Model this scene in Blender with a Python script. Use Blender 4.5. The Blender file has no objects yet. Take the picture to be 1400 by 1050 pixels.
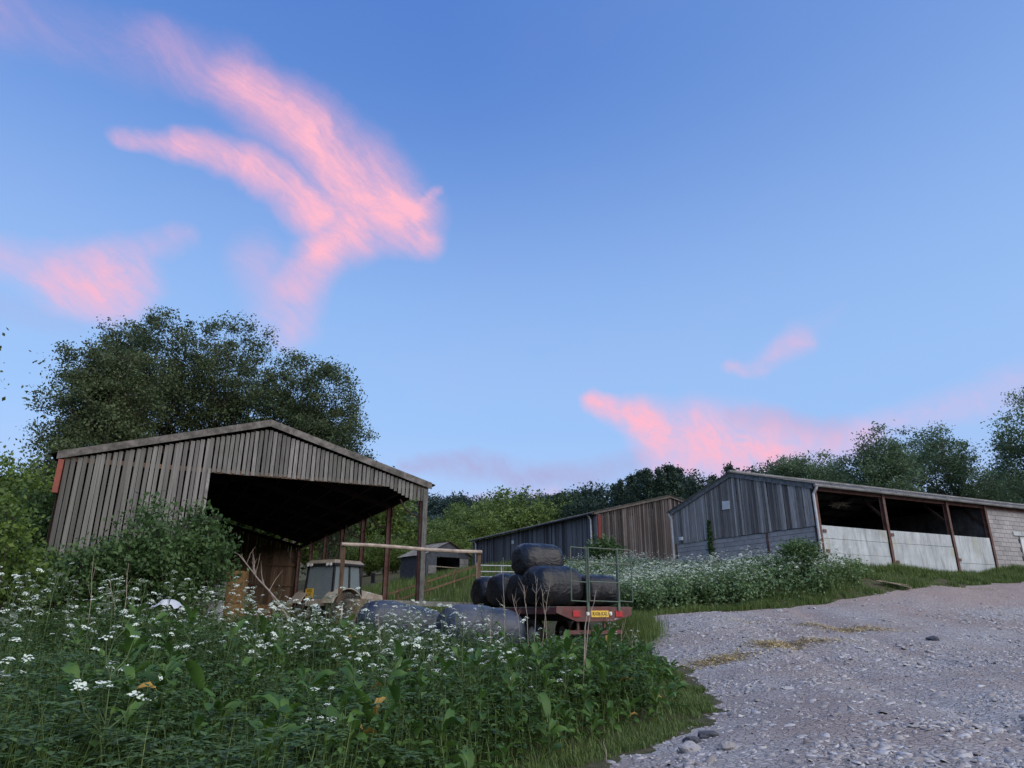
import bpy, bmesh, math, random
import numpy as np
from mathutils import Vector, Matrix, Euler, noise

sc = bpy.context.scene
COL = sc.collection
PI = math.pi
rad = math.radians

# ------------------------------------------------------------------ camera
FPX, PITCH, EYE = 930.0, math.atan(313 / 930.0), 1.6
cam = bpy.data.objects.new('camera', bpy.data.cameras.new('camera'))
COL.objects.link(cam)
cam.location = (0, 0, EYE)
cam.rotation_euler = (PI / 2 + PITCH, 0, 0)
cam.data.sensor_width = 36.0
cam.data.lens = 36.0 * FPX / 1400.0
cam.data.clip_start = 0.05
cam.data.clip_end = 6000
sc.camera = cam
SP, CP = math.sin(PITCH), math.cos(PITCH)

def ray(u, v):
    """direction of photo pixel (1400 x 1050), scaled so that y = 1"""
    x, yu = (u - 700) / FPX, (525 - v) / FPX
    yy = CP - yu * SP
    return x / yy, (SP + yu * CP) / yy

def at(u, v, d):
    r, s = ray(u, v)
    return Vector((r * d, d, EYE + s * d))

# ------------------------------------------------------------------ node helper
class G:
    def __init__(s, nt): s.nt = nt
    def __call__(s, t, ins=None, **props):
        n = s.nt.nodes.new('ShaderNode' + t)
        for k, v in props.items(): setattr(n, k, v)
        for k, v in (ins or {}).items():
            if isinstance(v, bpy.types.NodeSocket): s.nt.links.new(v, n.inputs[k])
            else: n.inputs[k].default_value = v
        return n
    def m(s, op, a, b=0.0, c=0.0, clamp=False):
        return s('Math', {0: a, 1: b, 2: c}, operation=op, use_clamp=clamp).outputs[0]
    def v(s, op, a, b=(0, 0, 0)):
        n = s('VectorMath', {0: a, 1: b}, operation=op)
        return n.outputs['Value'] if op in ('DOT_PRODUCT', 'LENGTH', 'DISTANCE') else n.outputs[0]
    def mix(s, f, a, b, bt='MIX'):
        n = s('Mix', data_type='RGBA', blend_type=bt)
        for k, x in ((0, f), (6, a), (7, b)):
            if isinstance(x, bpy.types.NodeSocket): s.nt.links.new(x, n.inputs[k])
            else: n.inputs[k].default_value = x if k == 0 else (*x[:3], 1)
        return n.outputs[2]
    def ramp(s, f, stops, interp='LINEAR'):
        n = s('ValToRGB', {0: f}); cr = n.color_ramp; cr.interpolation = interp
        while len(cr.elements) < len(stops): cr.elements.new(0.5)
        for e, (p, c) in zip(cr.elements, stops):
            e.position = p; e.color = (c, c, c, 1) if not hasattr(c, '__len__') else (*c, 1)
        return n.outputs[0]

def lin(r, g, b):
    f = lambda c: c / 12.92 if c <= .04045 else ((c + .055) / 1.055) ** 2.4
    return tuple(f(x / 255) for x in (r, g, b))

# ------------------------------------------------------------------ world
SUN_EL, SUN_ROT = 32.0, 135.0       # soft western glow behind the camera, to its right
SKY_STRENGTH = 0.12
w = bpy.data.worlds.new('World'); sc.world = w; w.use_nodes = True
nt = w.node_tree; g = G(nt)
bg = nt.nodes['Background']
bg.inputs[1].default_value = SKY_STRENGTH
sky = g('TexSky', sky_type='NISHITA', sun_disc=False)
sky.sun_elevation = rad(SUN_EL); sky.sun_rotation = rad(SUN_ROT)
sky.ozone_density = 2.6; sky.dust_density = 0.4; sky.air_density = 1.0
sep = g('SeparateColor', {0: sky.outputs[0]})
K = 1 / SKY_STRENGTH
chan = []
for i, (pw, mul) in enumerate(((0.95, 1.30), (0.72, 1.09), (0.42, 1.20))):
    raw = g.m('MULTIPLY', sep.outputs[i], 0.1)
    chan.append(g.m('MULTIPLY', g.m('POWER', raw, pw), mul * K))
skycol = g('CombineColor', {0: chan[0], 1: chan[1], 2: chan[2]}).outputs[0]

tc = g('TexCoord').outputs['Generated']
dirn = g.v('NORMALIZE', tc)
def fbm(vec, scale, detail=5, rough=.55, dist=0.0):
    return g('TexNoise', {'Vector': vec, 'Scale': scale, 'Detail': detail, 'Roughness': rough, 'Distortion': dist}).outputs
n1 = fbm(dirn, 3.2, 4)['Color']
n2 = fbm(dirn, 14.0, 5, .6)['Color']
def centred(col, amp):
    return g.v('MULTIPLY', g.v('SUBTRACT', col, (.5, .5, .5)), (amp, amp, amp))
warp = g.v('ADD', dirn, g.v('ADD', centred(n1, .07), centred(n2, .03)))
def pdir(u, v):
    r, s = ray(u, v); d = Vector((r, 1, s)); d.normalize(); return d
def capsule(u0, v0, u1, v1, r0, r1, inten):
    a, b = pdir(u0, v0), pdir(u1, v1); ba = b - a
    pa = g.v('SUBTRACT', warp, tuple(a))
    h = g.m('MULTIPLY', g.v('DOT_PRODUCT', pa, tuple(ba)), 1 / max(ba.length_squared, 1e-6), clamp=True)
    sc_ = g('VectorMath', {0: tuple(ba), 'Scale': h}, operation='SCALE').outputs[0]
    d = g.v('DISTANCE', pa, sc_)
    rr = g.m('MULTIPLY_ADD', h, (r1 - r0) / FPX, r0 / FPX)
    t = g('MapRange', {0: g.m('DIVIDE', d, rr), 1: 1.62, 2: 0.0, 3: 0.0, 4: inten}, interpolation_type='SMOOTHSTEP').outputs[0]
    return t
def layer(caps):
    tot = None
    for c in caps:
        t = capsule(*c)
        tot = t if tot is None else g.m('SMOOTH_MAX', tot, t, .12)
    return g('MapRange', {0: tot, 1: .09, 2: 1.0, 3: 0.0, 4: 1.0}).outputs[0]
pink = layer([
    (210, 60, 330, 110, 34, 44, .45), (330, 110, 420, 180, 42, 46, .85), (420, 180, 490, 255, 46, 58, 1.0),
    (490, 250, 560, 300, 62, 48, 1.10), (560, 300, 596, 255, 34, 10, .8), (540, 310, 585, 335, 40, 26, .9),
    (165, 182, 250, 195, 13, 19, .65), (250, 195, 340, 225, 20, 26, .88), (340, 225, 440, 290, 26, 36, .95),
    (490, 310, 440, 345, 44, 36, .95), (440, 345, 395, 395, 36, 40, .72), (395, 395, 400, 450, 44, 34, .5),
    (0, 10, 190, 70, 40, 44, .26), (350, 350, 380, 420, 40, 46, .4),
    (95, 365, 165, 375, 36, 46, 1.0), (165, 375, 185, 400, 40, 26, .9), (0, 335, 110, 355, 26, 36, .5), (160, 340, 255, 325, 26, 18, .42),
    (815, 548, 880, 575, 17, 26, .95), (880, 575, 925, 630, 30, 46, 1.0), (900, 570, 1020, 590, 30, 40, .62),
    (950, 605, 1060, 625, 56, 54, .95), (1060, 615, 1190, 605, 48, 28, .6),
    (1000, 500, 1045, 508, 15, 13, .55), (1040, 500, 1090, 460, 17, 22, .5), (1090, 460, 1150, 410, 22, 12, .14),
    (1200, 590, 1400, 535, 22, 36, .38), (620, 690, 760, 680, 22, 18, .45), (-200, 330, 0, 335, 40, 30, .5), (-300, 20, 0, 10, 60, 50, .3)])
grey = layer([(555, 632, 640, 630, 12, 20, .6), (640, 635, 800, 655, 20, 24, .62), (800, 650, 880, 640, 22, 22, .45),
              (1010, 570, 1150, 590, 16, 24, .5), (0, 400, 110, 430, 26, 22, .25)])
sd1 = (pdir(560, 330) - pdir(250, 40)).normalized(); sd3 = pdir(400, 190).cross(sd1).normalized(); sd2 = sd1.cross(sd3)
st = g('CombineXYZ', {0: g.m('MULTIPLY', g.v('DOT_PRODUCT', warp, tuple(sd1)), 3.0), 1: g.m('MULTIPLY', g.v('DOT_PRODUCT', warp, tuple(sd2)), 8.0), 2: g.m('MULTIPLY', g.v('DOT_PRODUCT', warp, tuple(sd3)), 8.0)}).outputs[0]
st2 = g.v('MULTIPLY', st, (1.0, 2.4, 2.4))
wisp = g.m('ADD', g.m('MULTIPLY', fbm(st, 2.6, 8, .62, .6)['Fac'], .6), g.m('MULTIPLY', fbm(st2, 3.2, 8, .68, .9)['Fac'], .4))
wispm = g('MapRange', {0: wisp, 1: .34, 2: .66, 3: .36, 4: 1.28}).outputs[0]
pinkf = g.m('MULTIPLY', g.m('POWER', pink, 1.15), wispm, clamp=True)
# faint cirrus veil that goes on round the whole sky
veil = g('MapRange', {0: fbm(g('Mapping', {'Vector': dirn, 'Scale': (1.1, 1.1, 2.2)}).outputs[0], 2.3, 6, .55)['Fac'], 1: .52, 2: .80, 3: 0, 4: .035}).outputs[0]
pinkf = g.m('MAXIMUM', pinkf, veil, clamp=True)
PINK = tuple(K * c for c in lin(255, 188, 208)); GREY = tuple(K * c for c in lin(176, 166, 208))
low = g('MapRange', {0: g('SeparateXYZ', {0: dirn}).outputs[2], 1: .06, 2: .26, 3: .40, 4: 0.0}, interpolation_type='SMOOTHSTEP').outputs[0]
pale = g('MapRange', {0: g('SeparateXYZ', {0: dirn}).outputs[2], 1: .28, 2: .72, 3: .62, 4: 0.0}, interpolation_type='SMOOTHSTEP').outputs[0]
glow = g('MapRange', {0: g.v('DOT_PRODUCT', dirn, (math.sin(rad(100)), math.cos(rad(100)), 0)), 1: -.2, 2: 1.0, 3: 0.0, 4: .42}).outputs[0]
pale = g.m('ADD', pale, g.m('MULTIPLY', glow, g.m('SUBTRACT', 1.0, pale)))
skycol = g.mix(pale, skycol, tuple(K * c for c in lin(167, 204, 251)))
c0 = g.mix(low, skycol, tuple(K * c for c in lin(200, 196, 232)))
c1 = g.mix(g.m('MULTIPLY', grey, wispm, clamp=True), c0, GREY)
c2 = g.mix(pinkf, c1, PINK)
nt.links.new(c2, bg.inputs[0])

# ------------------------------------------------------------------ sun + exposure
sl = bpy.data.lights.new('sun', 'SUN'); sl.energy = 3.1; sl.angle = rad(95); sl.color = (1.0, .90, .76)
sun = bpy.data.objects.new('sun', sl); COL.objects.link(sun)
# sky texture: rotation 0 = +Y, turning clockwise seen from above
az = rad(SUN_ROT); sd = Vector((math.sin(az) * math.cos(rad(SUN_EL)), math.cos(az) * math.cos(rad(SUN_EL)), math.sin(rad(SUN_EL))))
sun.rotation_euler = sd.to_track_quat('Z', 'Y').to_euler()
sc.view_settings.view_transform = 'Standard'; sc.view_settings.look = 'None'
sc.view_settings.exposure = 0.0; sc.view_settings.gamma = 1.0; sc.view_settings.use_curve_mapping = False
sc.render.engine = 'CYCLES'
sc.cycles.use_denoising = True
sc.cycles.max_bounces = 6; sc.cycles.diffuse_bounces = 3; sc.cycles.transparent_max_bounces = 8
sc.cycles.caustics_reflective = False; sc.cycles.caustics_refractive = False

# ------------------------------------------------------------------ mesh helpers
def mesh_np(name, V, F, mat=None, tint=None, smooth=False, mats=None, midx=None):
    """V (n,3); F (m,k) uniform k"""
    V = np.asarray(V, np.float32); F = np.asarray(F, np.int32)
    me = bpy.data.meshes.new(name)
    n, (m, k) = len(V), F.shape
    me.vertices.add(n); me.vertices.foreach_set('co', V.ravel())
    me.loops.add(m * k); me.loops.foreach_set('vertex_index', F.ravel())
    me.polygons.add(m); me.polygons.foreach_set('loop_start', np.arange(0, m * k, k, dtype=np.int32))
    if smooth: me.polygons.foreach_set('use_smooth', np.ones(m, bool))
    if tint is not None:
        at_ = me.attributes.new('tint', 'FLOAT', 'POINT'); at_.data.foreach_set('value', np.asarray(tint, np.float32))
    for x in (mats or ([mat] if mat else [])): me.materials.append(x)
    if midx is not None: me.polygons.foreach_set('material_index', np.asarray(midx, np.int32))
    me.update(calc_edges=True); me.validate()
    return me

class MB:
    def __init__(s): s.v = []; s.f = []; s.mi = []; s.cur = 0
    def add(s, vs, fs):
        o = len(s.v); s.v += [tuple(x) for x in vs]; s.f += [tuple(i + o for i in f) for f in fs]; s.mi += [s.cur] * len(fs)
        return s
    def box(s, x0, x1, y0, y1, z0, z1):
        return s.hexa([(x0, y0, z0), (x1, y0, z0), (x1, y1, z0), (x0, y1, z0), (x0, y0, z1), (x1, y0, z1), (x1, y1, z1), (x0, y1, z1)])
    def hexa(s, p):
        return s.add(p, [(0, 3, 2, 1), (4, 5, 6, 7), (0, 1, 5, 4), (1, 2, 6, 5), (2, 3, 7, 6), (3, 0, 4, 7)])
    def bar(s, p, q, wdt, hgt, up=(0, 0, 1)):
        p, q = Vector(p), Vector(q); d = (q - p).normalized(); up = Vector(up)
        if abs(d.dot(up)) > .98: up = Vector((1, 0, 0))
        a = d.cross(up).normalized() * wdt / 2; b = a.cross(d).normalized() * hgt / 2
        return s.hexa([p - a - b, p + a - b, p + a + b, p - a + b, q - a - b, q + a - b, q + a + b, q - a + b])
    def tube(s, pts, rs, n=6, caps=True):
        pts = [Vector(p) for p in pts]
        if not hasattr(rs, '__len__'): rs = [rs] * len(pts)
        vs = []; fs = []; a = None
        for i, p in enumerate(pts):
            d = (pts[min(i + 1, len(pts) - 1)] - pts[max(i - 1, 0)]).normalized()
            if a is None:
                a = d.cross(Vector((0, 0, 1)) if abs(d.z) < .9 else Vector((1, 0, 0))).normalized()
            else:
                a = (a - d * a.dot(d)).normalized()
            b = d.cross(a)
            for k in range(n):
                t = 2 * PI * k / n; vs.append(p + (a * math.cos(t) + b * math.sin(t)) * rs[i])
        for i in range(len(pts) - 1):
            for k in range(n):
                k2 = (k + 1) % n; fs.append((i * n + k, i * n + k2, (i + 1) * n + k2, (i + 1) * n + k))
        if caps: fs += [tuple(range(n - 1, -1, -1)), tuple((len(pts) - 1) * n + k for k in range(n))]
        return s.add(vs, fs)
    def prism(s, poly, h0, h1, axis='y'):
        """poly of 2D points extruded along axis; 'y': points are (x,z); 'x': (y,z); 'z': (x,y)"""
        n = len(poly)
        def P(p, h):
            return {'y': (p[0], h, p[1]), 'x': (h, p[0], p[1]), 'z': (p[0], p[1], h)}[axis]
        vs = [P(p, h0) for p in poly] + [P(p, h1) for p in poly]
        fs = [tuple(range(n)), tuple(range(2 * n - 1, n - 1, -1))] + [(i, i + n, (i + 1) % n + n, (i + 1) % n) for i in range(n)]
        return s.add(vs, fs)
    def mesh(s, name, mats, smooth=False, bevel=0.0, fix=True):
        me = bpy.data.meshes.new(name); me.from_pydata(s.v, [], s.f)
        for m in (mats if isinstance(mats, (list, tuple)) else [mats]): me.materials.append(m)
        me.polygons.foreach_set('material_index', s.mi)
        if fix or bevel:
            bm = bmesh.new(); bm.from_mesh(me); bmesh.ops.recalc_face_normals(bm, faces=bm.faces)
            if bevel: bmesh.ops.bevel(bm, geom=list(bm.edges), offset=bevel, segments=2, affect='EDGES', profile=.6)
            bm.to_mesh(me); bm.free()
        if smooth: me.polygons.foreach_set('use_smooth', [True] * len(me.polygons))
        return me
    def obj(s, name, mats, parent=None, **k): return link(name, s.mesh(name, mats, **k), parent)

def link(name, data, parent=None, loc=None, rot=None, scale=None):
    o = bpy.data.objects.new(name, data); COL.objects.link(o)
    if parent is not None: o.parent = parent
    if loc is not None: o.location = loc
    if rot is not None: o.rotation_euler = rot
    if scale is not None: o.scale = scale
    return o
def tag(o, label=None, cat=None, group=None, kind=None):
    for k, v in (('label', label), ('category', cat), ('group', group), ('kind', kind)):
        if v: o[k] = v
    return o
def thing(name, label, cat, loc, rz=0.0, group=None):
    o = link(name, None, None, loc, (0, 0, rz)); o.empty_display_size = .2
    return tag(o, label, cat, group)

# ------------------------------------------------------------------ materials
def newmat(name):
    m = bpy.data.materials.new(name); m.use_nodes = True
    return m, G(m.node_tree), m.node_tree.nodes['Principled BSDF']
def setp(m, p, **k):
    for a, v in k.items():
        a = a.replace('_', ' ')
        if isinstance(v, bpy.types.NodeSocket): m.node_tree.links.new(v, p.inputs[a])
        else: p.inputs[a].default_value = (*v, 1) if hasattr(v, '__len__') and len(v) == 3 else v
def bump(gg, h, strength=.3, dist=.02):
    return gg('Bump', {'Height': h, 'Strength': strength, 'Distance': dist}).outputs[0]

def simple(name, col, rough=.7, metal=0.0, var=.25, scale=6.0, spec=.3, dirt=None, dirt_amt=.5, bumpy=.15):
    m, g_, p = newmat(name)
    pos = g_('TexCoord').outputs['Object']; rnd = g_('ObjectInfo').outputs['Random']
    vec = g_.v('ADD', pos, g_('CombineXYZ', {0: g_.m('MULTIPLY', rnd, 37.0), 1: g_.m('MULTIPLY', rnd, 11.0)}).outputs[0])
    n = g_('TexNoise', {'Vector': vec, 'Scale': scale, 'Detail': 6, 'Roughness': .6}).outputs['Fac']
    k = g_('MapRange', {0: n, 1: .3, 2: .7, 3: 1 - var, 4: 1 + var}).outputs[0]
    c = g_.mix(1.0, col, g_('CombineColor', {0: k, 1: k, 2: k}).outputs[0], 'MULTIPLY')
    if dirt:
        n2_ = g_('TexNoise', {'Vector': vec, 'Scale': scale * .45, 'Detail': 8, 'Roughness': .7}).outputs['Fac']
        c = g_.mix(g_.m('MULTIPLY', g_.ramp(n2_, [(.45, 0), (.62, 1)]), dirt_amt), c, dirt)
    setp(m, p, Base_Color=c, Roughness=rough, Metallic=metal, Specular_IOR_Level=spec)
    if bumpy: setp(m, p, Normal=bump(g_, n, bumpy, .02))
    return m

def wood(name, dark, light, stain=None, vmin=.62, vmax=1.2):
    """weathered board; every board is a unit box scaled to size, grain along local z"""
    m, g_, p = newmat(name)
    oi = g_('ObjectInfo'); rnd = oi.outputs['Random']; oc = g_('TexCoord').outputs['Object']; pos = g_('NewGeometry').outputs['Position']
    off = g_('CombineXYZ', {0: g_.m('MULTIPLY', rnd, 91.0), 1: 0.0, 2: g_.m('MULTIPLY', rnd, 53.0)}).outputs[0]
    v1 = g_.v('ADD', g_('Mapping', {'Vector': oc, 'Scale': (5.5, 2.0, .9)}).outputs[0], off)
    grain = g_('TexNoise', {'Vector': v1, 'Scale': 2.2, 'Detail': 7, 'Roughness': .65}).outputs['Fac']
    v2 = g_.v('ADD', g_('Mapping', {'Vector': oc, 'Scale': (1.6, 1.0, 2.6)}).outputs[0], off)
    blot = g_('TexNoise', {'Vector': v2, 'Scale': 1.6, 'Detail': 5, 'Roughness': .6}).outputs['Fac']
    c = g_.mix(g_.ramp(grain, [(.30, 0), (.68, 1)]), dark, light)
    c = g_.mix(g_.m('MULTIPLY', g_.ramp(blot, [(.48, 0), (.72, 1)]), .6), c, dark)
    wn = g_('TexNoise', {'Vector': g_('Mapping', {'Vector': pos, 'Scale': (1, 1, .45)}).outputs[0], 'Scale': .55, 'Detail': 5}).outputs['Fac']
    if stain: c = g_.mix(g_.m('MULTIPLY', g_.ramp(wn, [(.45, 0), (.68, 1)]), .5), c, stain)
    k = g_('MapRange', {0: g_('TexWhiteNoise', {'W': rnd}, noise_dimensions='1D').outputs['Value'], 3: vmin, 4: vmax}).outputs[0]
    c = g_.mix(1.0, c, g_('CombineColor', {0: k, 1: k, 2: k}).outputs[0], 'MULTIPLY')
    setp(m, p, Base_Color=c, Roughness=.88, Specular_IOR_Level=.2, Normal=bump(g_, grain, .5, .01))
    return m

def leafmat(name, c_dark, c_light, rough=.5, trans=.25, spec=.35):
    m, g_, p = newmat(name)
    t = g_('Attribute', attribute_name='tint').outputs['Fac']
    rnd = g_('ObjectInfo').outputs['Random']
    c = g_.mix(g_.m('MULTIPLY_ADD', rnd, .25, g_.m('SUBTRACT', t, .12), clamp=True), c_dark, c_light)
    setp(m, p, Base_Color=c, Roughness=rough, Specular_IOR_Level=spec)
    tr = g_('BsdfTranslucent', {'Color': c}).outputs[0]
    mx = g_('MixShader', {0: trans, 1: p.outputs[0], 2: tr}).outputs[0]
    out = m.node_tree.nodes['Material Output']; m.node_tree.links.new(mx, out.inputs[0])
    return m

M = {}
M['wood_grey'] = wood('wood_grey', (.085, .078, .070), (.33, .315, .29), (.15, .16, .13))
M['wood_slate'] = wood('wood_slate', (.09, .086, .084), (.44, .415, .39), (.17, .165, .165), .38, 1.55)
M['wood_brown'] = wood('wood_brown', (.030, .025, .024), (.155, .135, .13), (.045, .036, .035), .35, 1.7)
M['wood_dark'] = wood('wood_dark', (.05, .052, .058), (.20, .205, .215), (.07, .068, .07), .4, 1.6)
M['wood_in'] = wood('wood_inside', (.10, .062, .038), (.22, .14, .09), None, .6, 1.1)
M['timber'] = wood('timber_pale', (.20, .16, .11), (.46, .38, .29), None, .8, 1.1)
M['rust'] = simple('rusty_steel', (.105, .048, .038), .75, .0, .35, 4, .3, (.19, .145, .125), .5)
M['redpaint'] = simple('red_oxide_paint', (.30, .075, .05), .6, 0, .25, 3, .4, (.15, .07, .05), .5)
M['beam'] = simple('shade_dark_steel', (.045, .028, .024), .8, 0, .3, 3)  # interior shade put into this near-black steel colour
M['tin'] = simple('dark_tin', (.055, .062, .075), .6, .1, .35, 3, .3)
M['sheet'] = simple('fibre_cement', (.21, .205, .20), .9, 0, .25, 2.0, .2, (.10, .105, .085), .7)
M['sheet_shade'] = simple('fibre_cement_shade', (.020, .020, .024), .9, 0, .3, 2.0, .15)  # near-black copy of the roofing; the barn's inner gloom is in its colour
M['galv'] = simple('galvanised_steel', (.42, .44, .46), .45, .5, .2, 5, .5, (.25, .2, .17), .4)
M['pipe'] = simple('grey_pipe', (.50, .51, .52), .5, 0, .15, 4, .4, (.3, .28, .25), .5)
M['white'] = simple('white_board', (.62, .64, .66), .6, 0, .12, 4, .3, (.4, .42, .4), .5)
M['greenpaint'] = simple('green_gate_paint', (.085, .14, .105), .55, .1, .25, 8, .4, (.16, .10, .07), .6)
M['trailerred'] = simple('trailer_red', (.125, .036, .032), .6, 0, .3, 5, .4, (.12, .08, .07), .7)
M['tyre'] = simple('tyre_rubber', (.022, .021, .021), .8, 0, .3, 9, .3, (.10, .075, .055), .7)
M['lug'] = simple('tyre_mud', (.075, .052, .045), .85, 0, .3, 9, .2)
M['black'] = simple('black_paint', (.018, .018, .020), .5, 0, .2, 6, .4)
M['cream'] = simple('tractor_cream', (.42, .37, .30), .55, 0, .2, 3, .4, (.22, .15, .10), .6)
M['rim'] = simple('wheel_rim', (.45, .43, .38), .5, 0, .2, 5, .4, (.2, .14, .1), .6)
M['yellow'] = simple('yellow_plate', (.78, .50, .06), .4, 0, .08, 6, .4, (.4, .26, .08), .3)
M['redlens'] = simple('red_lens', (.42, .02, .025), .25, 0, .1, 9, .5, bumpy=0)
M['whitelens'] = simple('white_lens', (.8, .78, .74), .25, 0, .05, 9, .5, bumpy=0)
M['straw'] = simple('straw', (.72, .58, .30), .8, 0, .3, 5)
M['hay'] = simple('hay_bale', (.25, .155, .07), .9, 0, .45, 22, .1, (.11, .06, .032), .8, .6)
M['hayold'] = simple('old_bale', (.14, .10, .065), .95, 0, .45, 16, .1, (.33, .31, .22), .6, .6)
M['bark'] = simple('bark', (.085, .072, .058), .95, 0, .4, 7, .1, (.12, .13, .09), .5, .6)
M['twig'] = simple('dry_stalk', (.36, .29, .235), .9, 0, .3, 7, .1)
M['pole'] = simple('bleached_pole', (.44, .36, .29), .85, 0, .3, 5, .1, (.2, .15, .11), .5)
M['stem'] = simple('green_stem', (.085, .125, .045), .7, 0, .3, 9, .3)
M['petal'] = simple('white_petal', (.62, .68, .56), .7, 0, .08, 30, .2, bumpy=0)
M['glass'] = None
m, g_, p = newmat('cab_glass'); setp(m, p, Base_Color=(.36, .42, .44), Roughness=.12, Specular_IOR_Level=.8); M['glass'] = m  # pale base colour paints the bright window reflection into the glass
m.node_tree.links.new(g_('MixShader', {0: .42, 1: g_('BsdfTransparent', {'Color': (.75, .82, .80, 1)}).outputs[0], 2: p.outputs[0]}).outputs[0], m.node_tree.nodes['Material Output'].inputs[0])

def plastic(name, col, sheen_col):
    m, g_, p = newmat(name)
    oc = g_('TexCoord').outputs['Object']; rnd = g_('ObjectInfo').outputs['Random']
    v = g_.v('ADD', oc, g_('CombineXYZ', {0: g_.m('MULTIPLY', rnd, 40.0)}).outputs[0])
    n = g_('TexNoise', {'Vector': g_('Mapping', {'Vector': v, 'Scale': (1, 1, 1.8)}).outputs[0], 'Scale': 2.4, 'Detail': 4, 'Roughness': .5, 'Distortion': 1.2}).outputs['Fac']
    n = g_.m('ABSOLUTE', g_.m('SUBTRACT', n, .5))
    n3 = g_('TexNoise', {'Vector': v, 'Scale': 1.6, 'Detail': 5}).outputs['Fac']
    wv = g_('TexWave', {'Vector': v, 'Scale': 3.0, 'Distortion': 6.0, 'Detail': 3.0, 'Detail Scale': 1.4}, wave_type='BANDS', bands_direction='Z').outputs['Fac']
    c = g_.mix(g_.m('MULTIPLY', g_.ramp(n3, [(.40, 0), (.70, 1)]), .75), col, sheen_col)
    r = g_('MapRange', {0: n3, 1: .3, 2: .7, 3: .30, 4: .50}).outputs[0]
    hh = g_.m('ADD', g_.m('MULTIPLY', n, 3.0), g_.m('MULTIPLY', wv, .10))
    setp(m, p, Base_Color=c, Roughness=r, Specular_IOR_Level=.5, Normal=bump(g_, hh, .38, .05))
    return m
M['wrap_black'] = plastic('black_bale_wrap', (.006, .0065, .008), (.018, .018, .021))
M['wrap_blue'] = plastic('blue_grey_bale_wrap', (.024, .030, .048), (.075, .085, .112))

def leafset(n, d, l, t=.25, r=.5): M[n] = leafmat(n, d, l, r, t)
leafset('leaf_big', (.030, .058, .026), (.135, .172, .072), .34)
leafset('leaf_right', (.045, .095, .052), (.185, .260, .125), .38)
leafset('leaf_wood', (.036, .075, .020), (.215, .300, .070), .3)
leafset('leaf_far_haze', (.024, .050, .044), (.062, .105, .085))  # distance haze put into the blue-green leaf colour
leafset('leaf_conifer', (.014, .036, .026), (.052, .090, .056))
leafset('leaf_elder', (.024, .060, .020), (.105, .180, .052), .25)
leafset('leaf_hedge', (.040, .085, .014), (.180, .260, .045), .3)
leafset('leaf_nettle', (.018, .056, .014), (.125, .210, .040), .3)
leafset('leaf_dock', (.032, .085, .016), (.110, .205, .036), .28, .45)
leafset('leaf_fern', (.040, .095, .028), (.150, .235, .075), .3)
leafset('leaf_bank', (.055, .120, .045), (.215, .315, .135), .32)
leafset('grass_blade', (.045, .090, .018), (.170, .230, .060), .25)
leafset('dockyellow', (.30, .19, .04), (.45, .28, .06), .2)

# concrete panel with rain streaks, rust and moss
def concrete():
    m, g_, p = newmat('concrete_panel')
    oc = g_('TexCoord').outputs['Object']; pos = g_('NewGeometry').outputs['Position']
    n = g_('TexNoise', {'Vector': pos, 'Scale': 1.1, 'Detail': 8, 'Roughness': .62}).outputs['Fac']
    s = g_('TexNoise', {'Vector': g_('Mapping', {'Vector': pos, 'Scale': (3, 3, .5)}).outputs[0], 'Scale': 1.1, 'Detail': 9, 'Roughness': .75, 'Distortion': .5}).outputs['Fac']
    f = g_('TexNoise', {'Vector': pos, 'Scale': 22, 'Detail': 4}).outputs['Fac']
    c = g_.mix(g_.ramp(n, [(.3, 0), (.7, 1)]), (.36, .39, .40), (.54, .58, .585))
    c = g_.mix(g_.m('MULTIPLY', g_.ramp(s, [(.46, 0), (.66, 1)]), .75), c, (.16, .17, .165))
    c = g_.mix(g_.m('MULTIPLY', g_.ramp(g_('TexNoise', {'Vector': pos, 'Scale': .7, 'Detail': 6}).outputs['Fac'], [(.58, 0), (.70, 1)]), .55), c, (.30, .31, .16))
    c = g_.mix(.12, c, f)
    setp(m, p, Base_Color=c, Roughness=.9, Specular_IOR_Level=.2, Normal=bump(g_, f, .25, .01))
    return m
M['concrete'] = concrete()
def block_mat():
    m, g_, p = newmat('concrete_block')
    pos = g_('NewGeometry').outputs['Position']; rnd = g_('ObjectInfo').outputs['Random']
    f = g_('TexNoise', {'Vector': pos, 'Scale': 30, 'Detail': 5, 'Roughness': .7}).outputs['Fac']
    n = g_('TexNoise', {'Vector': pos, 'Scale': .8, 'Detail': 6}).outputs['Fac']
    k = g_('MapRange', {0: rnd, 3: .78, 4: 1.15}).outputs[0]
    c = g_.mix(g_.ramp(n, [(.35, 0), (.7, 1)]), (.25, .232, .225), (.37, .345, .33))
    c = g_.mix(1, c, g_('CombineColor', {0: k, 1: k, 2: k}).outputs[0], 'MULTIPLY')
    c = g_.mix(.25, c, f)
    setp(m, p, Base_Color=c, Roughness=.95, Specular_IOR_Level=.1, Normal=bump(g_, f, .6, .01))
    return m
M['block'] = block_mat()
M['mortar'] = simple('mortar', (.22, .205, .20), .95, 0, .2, 9)

def stone_mat():
    m, g_, p = newmat('shale_stone')
    pos = g_('NewGeometry').outputs['Position']
    t = g_('Attribute', attribute_name='tint').outputs['Fac']; rnd = g_('ObjectInfo').outputs['Random']
    f = g_('TexNoise', {'Vector': pos, 'Scale': 26, 'Detail': 6, 'Roughness': .7}).outputs['Fac']
    k = g_.m('FRACT', g_.m('ADD', t, rnd))
    c = g_.mix(k, (.24, .225, .22), (.58, .565, .56))
    c = g_.mix(g_.ramp(f, [(.35, .45), (.65, 0)]), c, (.28, .24, .22))
    setp(m, p, Base_Color=c, Roughness=.85, Specular_IOR_Level=.3, Normal=bump(g_, f, .5, .015))
    return m
M['stone'] = stone_mat()
M['darkstone'] = simple('dark_stone', (.085, .085, .095), .85, 0, .35, 9)

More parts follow.
